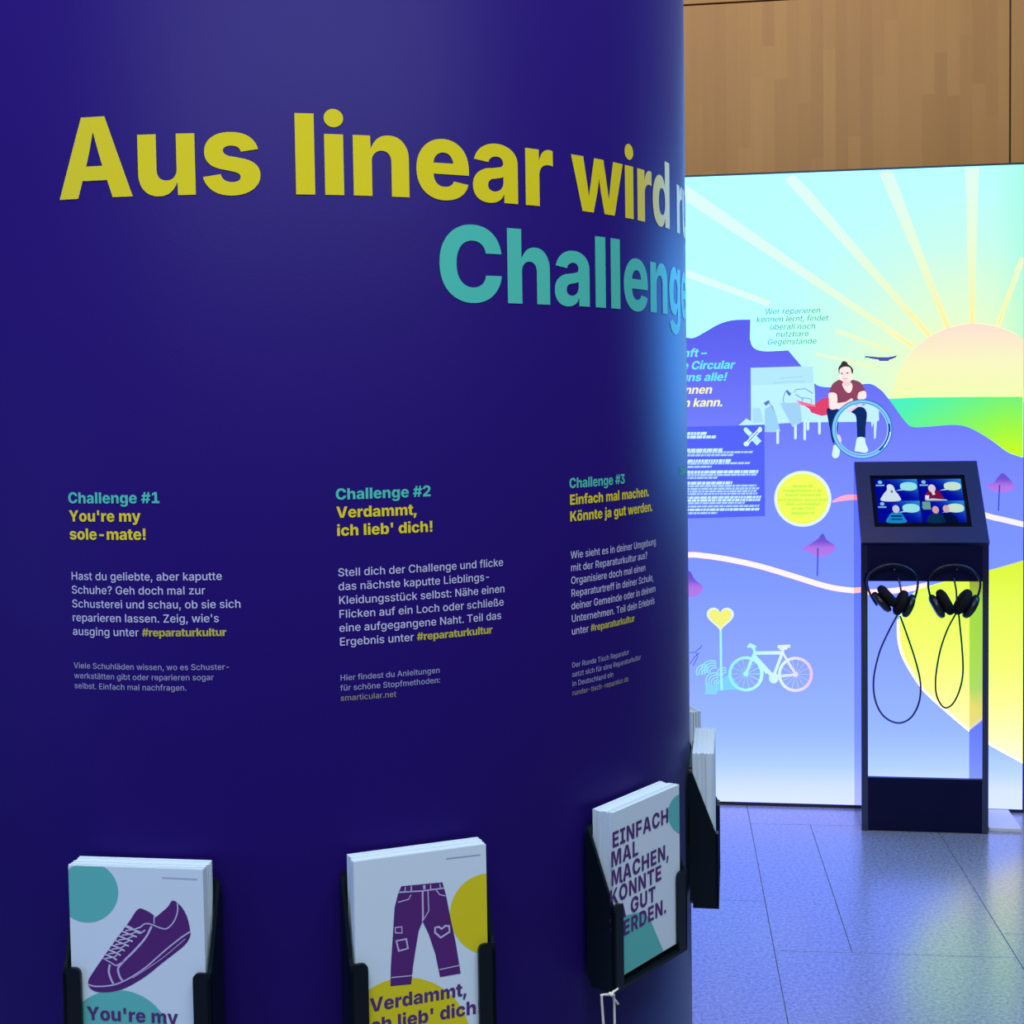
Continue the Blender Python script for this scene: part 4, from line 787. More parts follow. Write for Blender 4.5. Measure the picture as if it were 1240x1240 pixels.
# heart sign, bicycle, plant
A = Art(lw3)
hz = PX([(820 + 270 / 5.167, 620 + 660 / 5.167)])[0]
def heart(k): return [(hz[0] + k * 0.0163 * 1.0 * 16 * sin(t) ** 3 / 16 * PXM * 60 / 1.0, hz[1] + k * PXM * (13 * cos(t) - 5 * cos(2 * t) - 2 * cos(3 * t) - cos(4 * t))) for t in [2 * pi * i / 60 for i in range(60)]]
def heart(k): return [(hz[0] + k * PXM * 16 * sin(t) ** 3, hz[1] + k * PXM * (13 * cos(t) - 5 * cos(2 * t) - 2 * cos(3 * t) - cos(4 * t))) for t in [2 * pi * i / 60 for i in range(60)]]
A.stroke(Z6([(272, 725), (275, 1000), (279, 1115)]), 2.7 * PXM, boost((170, 246, 255)), 5)
A.poly(heart(1.0)[::-1], boost((225, 250, 255)), 6); A.poly(heart(0.88)[::-1], boost((246, 246, 130)), 7)
finish(A, 'heart_sign_print')
A = Art(lw3)
def bc(p):
    return boost(ramp([(885, (150, 244, 255)), (925, (196, 255, 255)), (950, (230, 246, 255)), (985, (240, 200, 250))])(to_x(*p)))
for cx, cy in ((430, 1012), (740, 1015)):
    A.stroke(Z6(circle(cx, cy, 100, 101, 48)), 3.4 * PXM, bc, 6, closed=True); A.poly(Z6(circle(cx, cy, 16, 16, 16)), bc, 6)
    for k in range(14):
        t = 2 * pi * k / 14; A.stroke(Z6([(cx, cy), (cx + 92 * cos(t), cy + 92 * sin(t))]), 0.35 * PXM, bc, 5)
for a, w_ in (([(430, 1012), (485, 880), (478, 845)], 3.4), ([(480, 882), (650, 880)], 4.2), ([(482, 900), (600, 1030)], 4.6), ([(600, 1035), (662, 870), (660, 850)], 3.4), ([(600, 1035), (740, 1015)], 2.6), ([(660, 880), (740, 1012)], 2.6), ([(490, 850), (455, 832)], 5.0), ([(440, 848), (460, 822)], 2.6), ([(628, 842), (708, 838)], 3.8), ([(640, 855), (690, 852)], 3.0), ([(485, 905), (560, 1010)], 2.0)):
    A.stroke(Z6(a), w_ * PXM, bc, 7)
A.poly(Z6(circle(604, 1038, 30, 34, 20)), bc, 7)
finish(A, 'bicycle_print')
A = Art(lw3)
rnd = random.Random(3)
for (cx, cy, r0, n_) in ((170, 1000, 50, 4), (215, 985, 62, 4), (235, 1055, 55, 5), (290, 1010, 40, 3)):
    for k in range(n_):
        rr = r0 - 11 * k
        A.stroke(Z6(circle(cx + 6 * k, cy + 5 * k, rr, rr * 0.9, 14, 2.6 + 0.1 * k, 5.2)), 1.3 * PXM, boost((150, 240, 255)), 5)
for k in range(7):
    x = 178 + 11 * k; A.stroke(Z6([(x, 1080 + rnd.uniform(-20, 10)), (x + 6, 1110), (x - 2, 1140)]), 1.3 * PXM, boost((130, 236, 255)), 6)
A.poly(Z6([(250, 1060), (330, 1010), (400, 1110), (330, 1112), (255, 1118)]), boost((128, 214, 255)), 4)
for a in ([(78, 880), (110, 878), (145, 850), (155, 832)], [(80, 950), (110, 905), (140, 880)], [(100, 960), (128, 905), (120, 880)]): A.stroke(Z6(a), 0.9 * PXM, boost((64, 84, 190)), 5)
finish(A, 'fern_print')

# ------------------------------------------------------------------ kiosk in front of the light wall
KN = 5.1666; KS0, KS1 = 0.5175, 0.9685; KW = KS1 - KS0; KD = 0.265
ki = thing('audio_kiosk', 'black media kiosk with sloped touchscreen head on an open leg frame', 'kiosk', W(KS0, KN, 0), -YAW)
def K(x0, x1, y0, y1, z0, z1, name, m, bevel=0.0012):
    bm = bmesh.new(); box(bm, x0, x1, y0, y1, z0, z1); return local(obj(name, bm, m, bevel=bevel), ki)
prof = [(0, 0), (KD, 0), (KD, 1.338), (KD - 0.012, 1.342), (0, 1.062)]
for x0, x1 in ((0.0, 0.024), (KW - 0.022, KW)):
    bm = bmesh.new(); prism(bm, prof, 0, x0, x1); local(obj('side_panel', bm, M_GLOSSLAM, bevel=0.001), ki)
K(0.024, KW - 0.022, 0.001, 0.022, 0.927, 1.0575, 'front_panel', M_SATIN, bevel=0)
K(0.024, KW - 0.022, 0.001, 0.020, 0.004, 0.2, 'plinth_panel', M_SATIN)
K(0.024, KW - 0.022, 0.020, KD, 0.004, 0.022, 'bottom_shelf', M_LAM)
K(0.024, KW - 0.022, 0.022, KD - 0.012, 0.927, 0.945, 'head_floor', M_LAM)
K(0.024, KW - 0.022, KD - 0.016, KD - 0.001, 0.945, 1.32, 'head_back', M_LAM)
# sloped top in its own frame: a along the slope, b out of it
p0 = Vector((0, 0.0, 1.058)); p1 = Vector((0, KD - 0.010, 1.342)); sl = (p1 - p0); SLEN = sl.length; sl.normalize(); nrm = Vector((0, -sl.z, sl.y))
def slope(u, a, b): q = p0 + sl * a + nrm * b; return (u, q.y, q.z)
def slope_box(u0, u1, a0, a1, b0, b1, name, m, bevel=0.001):
    bm = bmesh.new(); v = box(bm, u0, u1, a0, a1, b0, b1)
    for q in v: q.co = slope(*q.co)
    return local(obj(name, bm, m, bevel=bevel), ki)
def to_slope(x, y):
    P0 = ki.matrix_world @ p0; Nw = ki.matrix_world.to_3x3() @ nrm
    q = ki.matrix_world.inverted() @ on_plane(x, y, P0, Nw); return q.x, (q - p0).dot(sl)
# opening for the screen
c = [to_slope(*q) for q in ((1053.5, 580.5), (1167, 577.5), (1176, 640.5), (1058, 642.5))]
u0 = (c[0][0] + c[3][0]) / 2; u1 = (c[1][0] + c[2][0]) / 2; a1 = (c[0][1] + c[1][1]) / 2; a0 = (c[2][1] + c[3][1]) / 2
for q in ((0, KW, 0, a0), (0, KW, a1, SLEN), (0, u0, a0, a1), (u1, KW, a0, a1)):
    slope_box(q[0], q[1], q[2], q[3], 0.0, 0.018, 'top_panel', M_LAM, bevel=0)
slope_box(u0 + 0.0005, u1 - 0.0005, a0 + 0.0005, a1 - 0.0005, -0.02, 0.010, 'touchscreen_bezel', mat('glass_black', (0.002, 0.002, 0.006), rough=0.08), bevel=0.001)
scr = [to_slope(*q) for q in ((1058, 583), (1164.5, 581.5), (1170.5, 635), (1063.5, 635.5))]
su0 = (scr[0][0] + scr[3][0]) / 2; su1 = (scr[1][0] + scr[2][0]) / 2; sa1 = (scr[0][1] + scr[1][1]) / 2; sa0 = (scr[2][1] + scr[3][1]) / 2
def sc3(u, a, off): return slope(u, a, 0.0102 + off)
A = Art(sc3, 0.0002)
um, am = (su0 + su1) / 2, (sa0 + sa1) / 2; QW, QH = um - su0, am - sa0
def q2(qx, qz):
    ox = su0 + qx * QW; oz = sa0 + qz * QH
    return lambda pts: [(ox + p[0] * QW, oz + p[1] * QH) for p in pts]
def quad(qx, qz, warm):
    m_ = q2(qx, qz); ox = su0 + qx * QW; oz = sa0 + qz * QH
    def bg(p):
        x = (p[0] - ox) / QW; y = (p[1] - oz) / QH
        g = max(0, min(1, (x * 0.75 + y * 0.55 - 0.55) * 1.1)); g = g * g * (3 - 2 * g)
        return lin(tuple(a + (b - a) * g for a, b in zip((2, 8, 150), (40, 160, 235))))
    A.poly(m_([(0, 0.012), (0.985, 0.012), (0.985, 1), (0, 1)]), bg, 0, frange(ox, ox + QW, QW / 8), frange(oz, oz + QH, QH / 6))
    bub = lin((150, 225, 232) if not warm else (196, 226, 205))
    A.poly(m_([(0.58 + 0.19 * 1.02 * (1 + cos(t)) / 1 * 1.0 - 0.0, 0.66 + 0.2 * (abs(sin(t)) ** 0.7) * (1 if sin(t) > 0 else -1)) for t in [2 * pi * i / 28 for i in range(28)]]), bub, 2)
    A.poly(m_([(0.62, 0.55), (0.72, 0.50), (0.46, 0.46)]), bub, 2)
    A.poly(m_(circle(0.13, 0.86, 0.05, 0.08, 12)), lin((130, 190, 225)), 2); A.poly(m_([(0.03, 0.68), (0.22, 0.68), (0.22, 0.75), (0.03, 0.75)]), lin((110, 180, 220)), 2)
    return m_
m_ = quad(0, 1, False)
A.poly(m_(sm([(0.12, 0.0), (0.18, 0.3), (0.27, 0.5), (0.28, 0.7), (0.36, 0.76), (0.43, 0.66), (0.46, 0.45), (0.53, 0.25), (0.54, 0.0)])), lin((206, 222, 235)), 3); A.poly(m_(circle(0.38, 0.42, 0.025, 0.07, 12)), lin((90, 120, 170)), 4)
m_ = quad(1, 1, True)
A.poly(m_(sm([(0.12, 0.0), (0.15, 0.3), (0.24, 0.46), (0.42, 0.46), (0.5, 0.28), (0.54, 0.0)])), lin((120, 18, 60)), 3); A.poly(m_(circle(0.3, 0.56, 0.085, 0.18, 20)), lin((215, 205, 215)), 4)
A.poly(m_([(0.1, 0.0), (0.26, 0.1), (0.6, 0.04), (0.62, 0.0)]), lin((160, 210, 240)), 4); A.poly(m_([(0.12, 0.05), (0.2, 0.05), (0.22, 0.24), (0.13, 0.24)]), lin((220, 225, 240)), 4); A.poly(m_([(0.3, 0.25), (0.36, 0.28), (0.34, 0.45), (0.27, 0.45)]), lin((220, 225, 240)), 4)
m_ = quad(0, 0, False)
A.poly(m_(sm([(0.2, 0.012), (0.24, 0.28), (0.34, 0.46), (0.52, 0.46), (0.6, 0.25), (0.62, 0.012)])), lin((24, 130, 196)), 3); A.poly(m_(circle(0.43, 0.62, 0.08, 0.18, 20)), lin((196, 196, 226)), 4)
A.stroke(m_([(0.3, 0.3), (0.55, 0.3)]), 0.07 * QH, lin((8, 40, 90)), 4); A.stroke(m_([(0.3, 0.16), (0.55, 0.16)]), 0.06 * QH, lin((8, 60, 120)), 4)
m_ = quad(1, 0, True)
A.poly(m_(sm([(0.12, 0.012), (0.14, 0.26), (0.24, 0.42), (0.4, 0.42), (0.48, 0.25), (0.5, 0.012)])), lin((6, 46, 84)), 3); A.poly(m_(circle(0.32, 0.58, 0.075, 0.17, 20)), lin((206, 160, 170)), 4)
A.poly(m_(sm([(0.44, 0.012), (0.46, 0.28), (0.52, 0.42), (0.66, 0.42), (0.76, 0.25), (0.78, 0.012)])), lin((4, 16, 50)), 3); A.poly(m_(circle(0.56, 0.62, 0.075, 0.17, 20)), lin((206, 166, 180)), 4)
A.poly(m_([(0.04, 0.6), (0.22, 0.6), (0.22, 0.95), (0.04, 0.95)]), lin((96, 160, 150)), 3)
local(A.build('screen_picture', M_SCREEN), ki)
# pegs and a printed note on the front
KP = ki.matrix_world.inverted()
def kpt(x, y, yo):
    """photo point -> kiosk axes on a plane yo in front of the panel"""
    q = on_plane(x, y, W(0, KN + yo, 0), TN); q = KP @ q; return Vector((q.x, yo, q.z))
def headphones(label, arc, cups, loop, feed, peg_xy):
    c0 = kpt(*peg_xy, -0.035)
    root = thing('headphones', label, 'headphones', ki.matrix_world @ c0, -YAW, 'headphones hanging on the kiosk'); off = c0
    inv = root.matrix_world.inverted() @ ki.matrix_world
    def put(bm, name, m, smooth=True, parent=None):
        bm.transform(inv); return local(obj(name, bm, m, smooth=smooth), parent or root)
    bm = bmesh.new(); pts = spline([kpt(x, y, -0.035) for x, y in arc], 6); tube(bm, pts, 0.0042, 8, flat=2.0); put(bm, 'headband', M_BLACK)
    for (x, y, ang, th, hgt) in cups:
        cc = kpt(x, y, -0.035)
        ax = Vector((cos(ang), 0, sin(ang)))
        for nm, d0, d1, k, m in (('ear_cushion', 0.0, th * 0.55, 1.0, M_RUBBER), ('ear_shell', -th * 0.45, 0.0, 0.93, M_BLACK)):
            bm = bmesh.new()
            rings = []; side = Vector((0, 1, 0)); upv = ax.cross(side)
            for t in range(9):
                f = t / 8; rr = hgt * 0.5 * k * (1 - abs(2 * f - 1) ** 3.2 * 0.35); dd = d0 + (d1 - d0) * f
                rings.append([bm.verts.new(cc + ax * dd + side * cos(2 * pi * q / 20) * rr * 0.92 + upv * sin(2 * pi * q / 20) * rr) for q in range(20)])
            for a_, b_ in zip(rings, rings[1:]):
                for q in range(20): bm.faces.new((a_[q], a_[(q + 1) % 20], b_[(q + 1) % 20], b_[q]))
            bm.faces.new(rings[0][::-1]); bm.faces.new(rings[-1])
            put(bm, nm, m)
    bm = bmesh.new(); tube(bm, spline([kpt(x, y, -0.03) for x, y in loop], 8), 0.0034, 6); put(bm, 'cable', M_CABLE)
    bm = bmesh.new(); tube(bm, spline([kpt(x, y, yo) for x, y, yo in feed], 6), 0.0034, 6); put(bm, 'feed_cable', M_CABLE)
    return root
headphones('black headphones on the left peg, with the longer, wider cable loop',
    [(1062, 733), (1054.5, 721), (1050, 706), (1054, 694), (1066, 686), (1081, 683), (1096, 686), (1107.5, 694), (1111.5, 705), (1109, 721), (1104, 735)],
    [(1071, 726, radians(42), 0.062, 0.100), (1096, 732, radians(158), 0.062, 0.096)],
    [(1086.5, 745), (1076, 765), (1065, 790), (1058, 822), (1060, 848), (1070, 867), (1087, 875.5), (1103, 869), (1113, 850), (1114.5, 826), (1108, 798), (1098, 768), (1090, 746)],
    [(1087, 700, -0.004), (1089, 704, -0.012), (1091, 715, -0.03), (1092, 728, -0.035)], (1081, 686))
headphones('black headphones on the right peg, nearer the right leg, with the shorter cable loop',
    [(1133, 736), (1126.5, 722), (1124, 705), (1130, 693), (1142, 686), (1156, 684), (1170, 686), (1181, 694), (1187, 706), (1184, 722), (1177, 736)],
    [(1139, 732, radians(28), 0.066, 0.102), (1171, 732, radians(150), 0.066, 0.102)],
    [(1157.5, 743), (1147, 763), (1138, 790), (1133, 822), (1134.5, 843), (1143, 856.5), (1153, 853), (1161.5, 837), (1166, 815), (1165, 785), (1161, 744)],
    [(1155, 700, -0.004), (1156, 705, -0.012), (1158, 716, -0.03), (1158.5, 730, -0.035)], (1156, 687))
for x in (1081, 1156):
    p = kpt(x, 689.5, 0); bm = bmesh.new()
    tube(bm, [(p.x, 0.002, p.z), (p.x, -0.03, p.z), (p.x, -0.046, p.z), (p.x, -0.048, p.z + 0.008)], 0.004, 8)
    local(obj('peg', bm, M_BLACK, smooth=True), ki)
bm = bmesh.new(); box(bm, 0.978, 1.094, 5.205, 5.445, 0.0, 0.012)
o = obj('floor_plate', bm, M_WHITE, bevel=0.001); o.location = (0, 0, 0); o.rotation_euler = (0, 0, -YAW)
tag(o, 'flat white board lying on the floor to the right of the kiosk foot', 'board')

# ------------------------------------------------------------------ the round column in the foreground
co = thing('information_column', 'large round dark purple column with yellow and teal German lettering', 'column', (AX[0], AX[1], 0))
bm = bmesh.new(); n = 256; r0 = [[bm.verts.new((AX[0] + R * sin(2 * pi * i / n), AX[1] - R * cos(2 * pi * i / n), z)) for i in range(n)] for z in (0.0, 2.6)]
for i in range(n): bm.faces.new((r0[0][i], r0[0][(i + 1) % n], r0[1][(i + 1) % n], r0[1][i]))
bm.faces.new(r0[0][::-1]); bm.faces.new(r0[1])
o = obj('column_shell', bm, M_COL, co)
for p in o.data.polygons: p.use_smooth = len(p.vertices) == 4
YEL = (0.82, 0.66, 0.012); TEAL = (0.085, 0.55, 0.42); PALE = (0.58, 0.56, 0.74); YEL2 = (0.52, 0.45, 0.06)
MM = 0.001
def col_text(name, items, n=3, cuts=None):
    A = Art(on_col, 0.0003)
    for t, x, z, em, f, c, tr in items:
        V, T = text_geo(t, x * MM, z, em * MM, f, tr, n)
        if cuts: V, T = cut(V, T, frange(x * MM, x * MM + text_width(t, f, em * MM, tr) + 0.01, cuts), None)
        A.raw(V, T, c)
    return A.build(name, M_INK, co)
col_text('headline', [('Aus linear wird rund', -1.5, 1.7647, 86.3, 'X', YEL, -0.0215)], 7, 0.008)
col_text('headline', [('Challenge', 301.5, 1.6824, 85.3, 'X', TEAL, -0.0215)], 7, 0.008)['label'] = 'teal headline lettering'
HE, HT = 12.2, -0.012
L1, L3, Bz, dB = 1.5251, 1.4963, 1.4640, 0.0111
def heading(x, a, b, c): 
    return [(a, x - 0.6, L1, HE, 'X', TEAL, HT), (b, x - 0.3, (L1 + L3) / 2, HE, 'X', YEL, HT), (c, x - 0.3, L3, HE, 'X', YEL, HT)]
BE, BT = 8.75, 0.0
def body(x, lines):
    r = []
    for i, t in enumerate(lines):
        z = Bz - i * dB
        if '#' in t:
            a, b = t.split('#'); r.append((a, x, z, BE, 'M', PALE, BT))
            r.append(('#' + b, x + text_width(a, 'M', BE, BT), z, BE, 'X', YEL2, -0.035))
        else: r.append((t, x, z, BE, 'M', PALE, BT))
    return r
SE = 6.35
def small(x, z, lines, last=False):
    return [(t, x, z - i * 0.00815, SE, 'M', (0.30, 0.27, 0.22) if (last and i == len(lines) - 1) else (0.33, 0.32, 0.50), 0.0) for i, t in enumerate(lines)]
col_text('text_block', heading(0, 'Challenge #1', "You're my", 'sole-mate!')
         + body(0, ['Hast du geliebte, aber kaputte', 'Schuhe? Geh doch mal zur', 'Schusterei und schau, ob sie sich', "reparieren lassen. Zeig, wie's", 'ausging unter #reparaturkultur'])
         + small(0, 1.3928, ['Viele Schuhläden wissen, wo es Schuster-', 'werkstätten gibt oder reparieren sogar', 'selbst. Einfach mal nachfragen.']))
col_text('text_block', heading(216, 'Challenge #2', 'Verdammt,', "ich lieb' dich!")
         + body(216, ['Stell dich der Challenge und flicke', 'das nächste kaputte Lieblings-', 'Kleidungsstück selbst: Nähe einen', 'Flicken auf ein Loch oder schließe', 'eine aufgegangene Naht. Teil das', 'Ergebnis unter #reparaturkultur'])
         + small(216, 1.3804, ['Hier findest du Anleitungen', 'für schöne Stopfmethoden:', 'smarticular.net'], True))
col_text('text_block', heading(432, 'Challenge #3', 'Einfach mal machen.', 'Könnte ja gut werden.')
         + body(432, ['Wie sieht es in deiner Umgebung', 'mit der Reparaturkultur aus?', 'Organisiere doch mal einen', 'Reparaturtreff in deiner Schule,', 'deiner Gemeinde oder in deinem', 'Unternehmen. Teil dein Erlebnis', 'unter #reparaturkultur'])
         + small(432, 1.3686, ['Der Runde Tisch Reparatur', 'setzt sich für eine Reparaturkultur', 'in Deutschland ein', 'runder-tisch-reparatur.de'], True))
col_text('text_block', heading(647, 'Challenge #4', '', '')[:1])

# ------------------------------------------------------------------ brochure holders with their stacks of cards
CWD, CT, CZ1, CZ0, OFF = 0.112, 0.0215, 1.2425, 1.094, 0.0045
def frame_at(a):
    """column local frame: x along the tangent (to the right), y inward, origin on the surface"""
    return (AX[0] + R * sin(a), AX[1] - R * cos(a)), a
def rounded(x0, x1, z0, z1, r, corners=(1, 1, 1, 1), n=5):
    pts = []
    for (cx, cz, a0, k) in ((x0, z0, pi, 0), (x1, z0, 1.5 * pi, 1), (x1, z1, 0, 2), (x0, z1, 0.5 * pi, 3)):
        if not corners[k]: pts.append((cx, cz)); continue
        ox = cx + (r if cx == x0 else -r); oz = cz + (r if cz == z0 else -r)
        for i in range(n + 1): t = a0 + (pi / 2) * i / n; pts.append((ox + r * cos(t), oz + r * sin(t)))
    return pts
def make_holder(label, a):
    (x, y), _ = frame_at(a)
    h = thing('card_holder', label, 'card holder', (x, y, CZ0 - 0.006), a, 'card holders around the column')
    y0 = -OFF + 0.0005; yf = -(OFF + CT + 0.0012)         # back of stack, front of stack
    hw = CWD / 2 + 0.0015; zt = 0.074                     # height of the front lips
    zb = 0.137
    bm = bmesh.new(); prism(bm, rounded(-hw - 0.003, hw + 0.003, 0.0, 0.140, 0.006), 1, y0, y0 + 0.003); local(obj('back_plate', bm, M_ACRYL), h)
    for s in (-1, 1):
        bm = bmesh.new(); prism(bm, [(y0, 0), (yf - 0.003, 0), (yf - 0.003, zt - 0.004), (yf + 0.001, zt + 0.004), (y0, zb)], 0, s * hw, s * (hw + 0.003)); local(obj('side_wall', bm, M_ACRYL), h)
        bm = bmesh.new(); xs = sorted((s * (hw + 0.003), s * (hw - 0.0115)))
        prism(bm, rounded(xs[0], xs[1], 0.0, zt, 0.005, (0, 0, 1, 0) if s < 0 else (0, 0, 0, 1)), 1, yf - 0.003, yf); local(obj('front_lip', bm, M_ACRYL), h)
    bm = bmesh.new(); box(bm, -hw - 0.003, hw + 0.003, yf - 0.003, y0, -0.003, 0.0); local(obj('bottom_plate', bm, M_ACRYL), h)
    bm = bmesh.new(); box(bm, -0.03, 0.03, y0 + 0.003, 0.004, 0.05, 0.09); local(obj('mounting_block', bm, M_ACRYL), h)
    return h
def make_stack(label, a, tint=None):
    (x, y), _ = frame_at(a)
    bm = bmesh.new(); rn = random.Random(int(a * 100) + 5)
    k = 12; t = (CT - 0.001) / k
    for i in range(k):
        dx = rn.uniform(-0.0007, 0.0007); dz = rn.uniform(-0.0008, 0.0004)
        box(bm, -CWD / 2 + 0.001 + dx, CWD / 2 - 0.001 + dx, -OFF - t * (i + 1) + 0.00012, -OFF - t * i, 0, CZ1 - CZ0 + dz)
    o = obj('card_stack', bm, M_PAPER); o.location = (x, y, CZ0); o.rotation_euler = (0, 0, a)
    tag(o, label, 'card stack', 'card stacks in the holders'); return o
def make_card(label, a):
    (x, y), _ = frame_at(a)
    c = thing('postcard', label, 'postcard', (x, y, CZ0), a, 'front postcards in the holders')
    bm = bmesh.new(); box(bm, -CWD / 2 + 0.001, CWD / 2 - 0.001, -OFF - CT, -OFF - CT + 0.0009, 0, CZ1 - CZ0)
    local(obj('card_sheet', bm, M_PAPER), c); return c
def card3(x, z, off): return (x, -OFF - CT - off * 0.35, z)
def card_map(c, k, ox, oy):
    Pc = c.matrix_world @ Vector((0, -OFF - CT, 0)); Nc = c.matrix_world.to_3x3() @ Vector((0, -1, 0)); I = c.matrix_world.inverted()
    def f(pts):
        r = []
        for p in pts:
            q = I @ on_plane(p[0] / k + ox, p[1] / k + oy, Pc, Nc); r.append((q.x, q.z))
        return r
    return f
XL, XR, ZT_ = -CWD / 2 + 0.001, CWD / 2 - 0.001, CZ1 - CZ0
def clip(pts):
    return [(min(max(p[0], XL), XR), min(max(p[1], 0.0), ZT_)) for p in pts]
ANG = [-0.1383, 0.3609, 0.9015, 1.41, 1.835]
PUR = (0.085, 0.018, 0.15); PLINE = (0.50, 0.46, 0.66); CTEAL = (0.11, 0.46, 0.42); CYEL = (0.66, 0.56, 0.012); INKP = (0.085, 0.03, 0.16)
H_LAB = ['black card holder below the first text column, holding sneaker cards', 'black card holder below the second text column, holding trouser cards',
         'black card holder with a white string, turned to the right, third along the column', 'black card holder seen edge-on at the right rim of the column', 'black card holder on the far side of the column, almost hidden behind its rim']
S_LAB = ['thick white card stack behind the sneaker postcard', 'thick white card stack behind the trousers postcard', 'thick white card stack behind the all-text postcard', 'card stack seen from its side at the right rim of the column', 'card stack just peeking out past the rim of the column']
for i, a in enumerate(ANG):
    make_holder(H_LAB[i], a); make_stack(S_LAB[i], a)

# sneaker card
c1 = make_card('white postcard with a purple sneaker and two teal circles', ANG[0]); Q = card_map(c1, 5.167, 60, 1010)
A = Art(card3)
A.poly(clip(Q(circle(240, 365, 190, 188, 60))), CTEAL, 0); local(A.build('circle_print', M_CARDINK), c1); A = Art(card3); A.poly(clip(Q(circle(420, 1330, 350, 355, 80))), CTEAL, 0)
local(A.build('circle_print', M_CARDINK), c1)
A = Art(card3)
A.poly(Q(sm([(555, 468), (605, 478), (650, 505), (662, 520), (700, 490), (740, 455), (765, 418), (790, 422), (830, 460), (862, 520), (880, 600), (880, 640), (850, 690), (790, 740), (700, 810), (600, 890), (480, 960), (380, 988), (290, 985), (248, 955), (243, 920), (262, 880), (330, 780), (430, 640), (500, 545)], 4)), PUR, 1)
for pts, w_ in (([(243, 940), (290, 952), (390, 945), (480, 912), (600, 835), (720, 730), (820, 650), (880, 610)], 9), ([(800, 430), (802, 480), (780, 545), (735, 590), (690, 585), (640, 565), (600, 560), (570, 580)], 8), ([(655, 510), (655, 560)], 7),
                ([(640, 575), (600, 650), (530, 730), (460, 800), (430, 840), (440, 890), (460, 920)], 13), ([(335, 775), (380, 800), (420, 820), (470, 790)], 8), ([(378, 815), (372, 860), (385, 905), (400, 935)], 13),
                ([(480, 570), (520, 590), (560, 620), (600, 600)], 9), ([(850, 655), (700, 780), (520, 900)], 4)):
    A.stroke(Q([(p.x, p.y) for p in spline([Vector((*q, 0)) for q in pts], 5)]), w_ / 5.167 * 0.00066, PLINE, 2)
for k in range(7):
    x, y = 480 - 21 * k, 575 + 29 * k
    A.stroke(Q([(x - 10, y), (x + 45, y + 22), (x + 92 - 4 * k, y + 38)]), 0.0012, (0.62, 0.6, 0.74), 3)
    A.stroke(Q([(x - 5, y + 28), (x + 50, y + 20), (x + 96 - 4 * k, y + 4)]), 0.0010, (0.55, 0.52, 0.7), 4)
local(A.build('sneaker_print', M_CARDINK), c1)
A = Art(card3); p = Q([(232, 1160)])[0]
A.text("You're my", p[0] + 0.0, p[1], 0.0148, INKP, 2, f='X', track=-0.01); A.text('sole-mate!', p[0], p[1] - 0.0175, 0.0148, INKP, 2, f='X', track=-0.01)
local(A.build('card_lettering', M_CARDINK), c1)
A = Art(card3); A.stroke(Q([(705, 272), (925, 282)]), 0.0008, (0.40, 0.46, 0.60), 1); local(A.build('small_print', M_CARDINK), c1)

# trousers card
c2 = make_card('white postcard with purple patched trousers and yellow circles', ANG[1]); Q = card_map(c2, 4.958, 390, 990)
A = Art(card3)
A.poly(clip(Q(circle(1010, 580, 242, 246, 60))), CYEL, 0); local(A.build('circle_print', M_CARDINK), c2); A = Art(card3); A.poly(clip(Q(circle(510, 1330, 380, 370, 80))), CYEL, 0)
local(A.build('circle_print', M_CARDINK), c2)
A = Art(card3)
A.poly(Q([(475, 412), (722, 388), (745, 470), (770, 600), (800, 740), (832, 935), (708, 957), (680, 820), (640, 700), (603, 622), (580, 680), (560, 800), (545, 900), (535, 1000), (410, 1012), (412, 900), (425, 700), (435, 540), (455, 460)]), PUR, 1)
for pts, w_ in (([(458, 448), (600, 440), (735, 422)], 8), ([(533, 462), (520, 490), (455, 508)], 6), ([(680, 428), (705, 462), (742, 470)], 6), ([(603, 440), (605, 590), (603, 622)], 10), ([(635, 440), (640, 560), (605, 618)], 6),
                ([(414, 960), (540, 948)], 6), ([(705, 912), (828, 886)], 6), ([(535, 412), (535, 445)], 8), ([(612, 405), (614, 430)], 14), ([(650, 402), (652, 430)], 6), ([(706, 396), (710, 424)], 6), ([(500, 416), (496, 446)], 6)):
    A.stroke(Q(pts), w_ / 4.958 * 0.00068, PLINE, 2)
A.stroke(Q([(445, 740), (505, 728), (515, 785), (460, 800)]), 0.0017, PLINE, 2, closed=True)
A.stroke(Q([(438, 660), (478, 655), (480, 692), (440, 692)]), 0.0011, PLINE, 2, closed=True)
A.stroke(Q([(718, 668), (700, 655), (678, 660), (678, 690), (712, 720), (765, 685), (762, 650), (738, 650)]), 0.0017, PLINE, 2, closed=True)
local(A.build('trousers_print', M_CARDINK), c2)
A = Art(card3)
p = Q([(300, 1165)])[0]; zz = p[1]; xx = Q([(285, 1160)])[0][0]
A.text('Verdammt,', xx, zz, 0.0150, INKP, 2, f='X', track=-0.01); A.text("ich lieb' dich!", xx - 0.004, zz - 0.0165, 0.0150, INKP, 2, f='X', track=-0.01)
local(A.build('card_lettering', M_CARDINK), c2)
A = Art(card3); A.stroke(Q([(745, 246), (950, 222)]), 0.0008, (0.36, 0.44, 0.52), 1); local(A.build('small_print', M_CARDINK), c2)

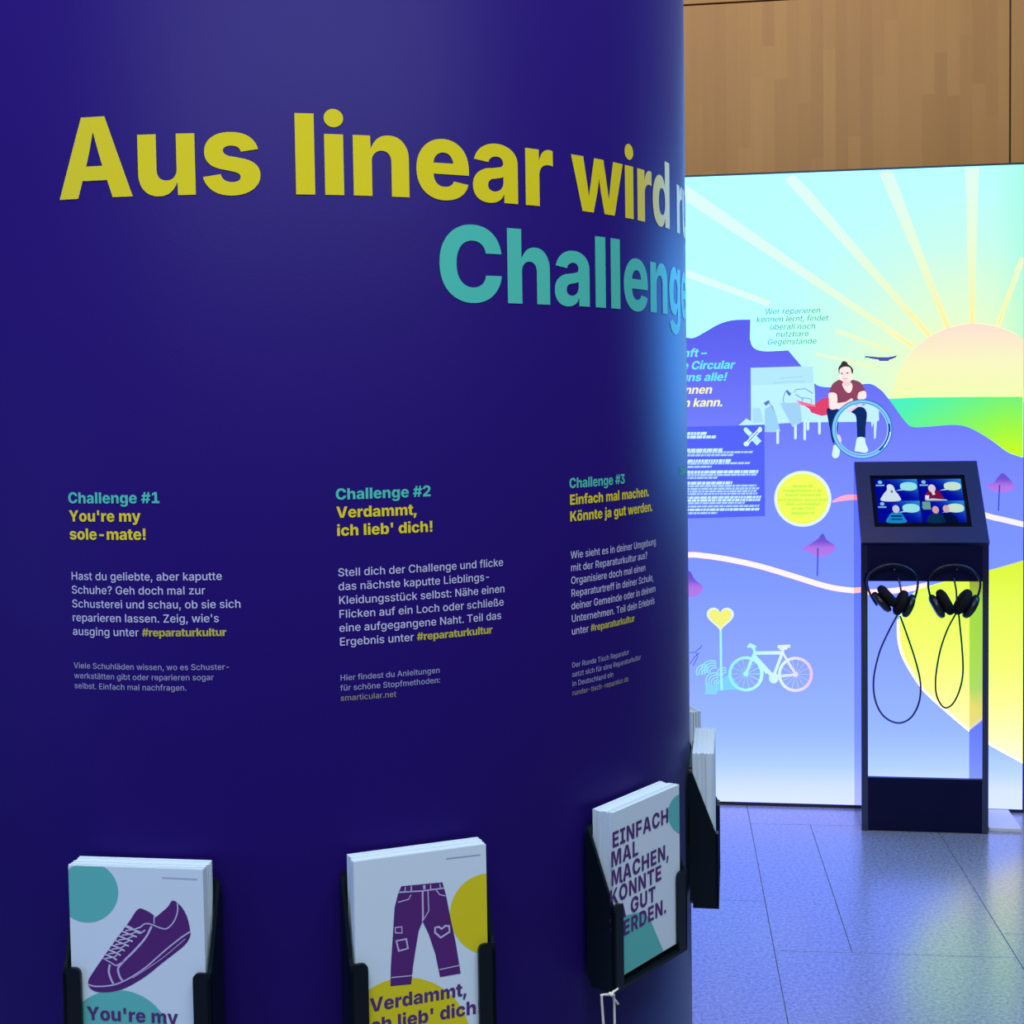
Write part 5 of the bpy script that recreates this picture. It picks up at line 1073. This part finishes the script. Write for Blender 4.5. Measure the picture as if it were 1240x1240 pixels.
# text card
c3 = make_card('white postcard filled with purple capitals, teal corner circles', ANG[2]); Q = card_map(c3, 3.023, 680, 830)
A = Art(card3)
A.poly(clip(Q(circle(455, 470, 66, 78, 50))), CTEAL, 0); local(A.build('circle_print', M_CARDINK), c3); A = Art(card3); A.poly(clip(Q([(180, 870)] + [(185 + 12 * i, 862 - 32 * sin(i / 10 * 1.6)) for i in range(11)] + [(330, 870), (372, 970), (372, 1010), (195, 1090)])), CTEAL, 0)
local(A.build('circle_print', M_CARDINK), c3)
A = Art(card3)
Q8 = card_map(c3, 3.647, 540, 900)
for t, x, y, x2 in (('EINFACH', 732, 465, 966), ('MAL', 731, 556, 845), ('MACHEN,', 728, 645, 975), ('KÖNNTE', 726, 732, 945), ('JA GUT', 726, 816, 916), ('WERDEN.', 726, 898, 970)):
    p = Q8([(x, y)])[0]
    p0_ = Q8([(732, 465)])[0]
    row = {'EINFACH': 0, 'MAL': 1, 'MACHEN,': 2, 'KÖNNTE': 3, 'JA GUT': 4, 'WERDEN.': 5}[t]
    A.text(t, p0_[0] - (0.0 if row == 0 else 0.0025 if row < 3 else 0.005), p0_[1] - row * 0.0166, 0.0190, INKP, 2, f='X', track=0.03)
local(A.build('card_lettering', M_CARDINK), c3)
for i in (3, 4):
    make_card(['white postcard facing sideways at the right rim of the column', 'white postcard on the hidden side of the column rim'][i - 3], ANG[i])

# string tied to the third holder
(x, y), a = frame_at(ANG[2])
def sp(px, py, d=0.030):
    n_ = Vector((sin(a), -cos(a), 0)); return on_plane(px, py, Vector((x, y, 0)) + n_ * d, n_)
st = thing('tied_string', 'white cotton string knotted and hanging below the holder of the text card', 'string', sp(742, 1203))
bm = bmesh.new(); tube(bm, spline([sp(732, 1262), (sp(730, 1230)), sp(728.5, 1208), sp(729.5, 1205), sp(741, 1204.5), sp(743, 1207), sp(744, 1225), sp(744.5, 1262)], 6), 0.0011, 8)
obj('loop', bm, M_STRING, st, smooth=True)
bm = bmesh.new(); tube(bm, spline([sp(748, 1197), sp(745, 1199.5), sp(741.5, 1203), sp(744, 1210), sp(748.5, 1216)], 5), 0.0011, 8)
tube(bm, [sp(738.5, 1203.5, 0.032), sp(743, 1205.5, 0.032)], [0.0018, 0.0018], 8); obj('knot', bm, M_STRING, st, smooth=True)
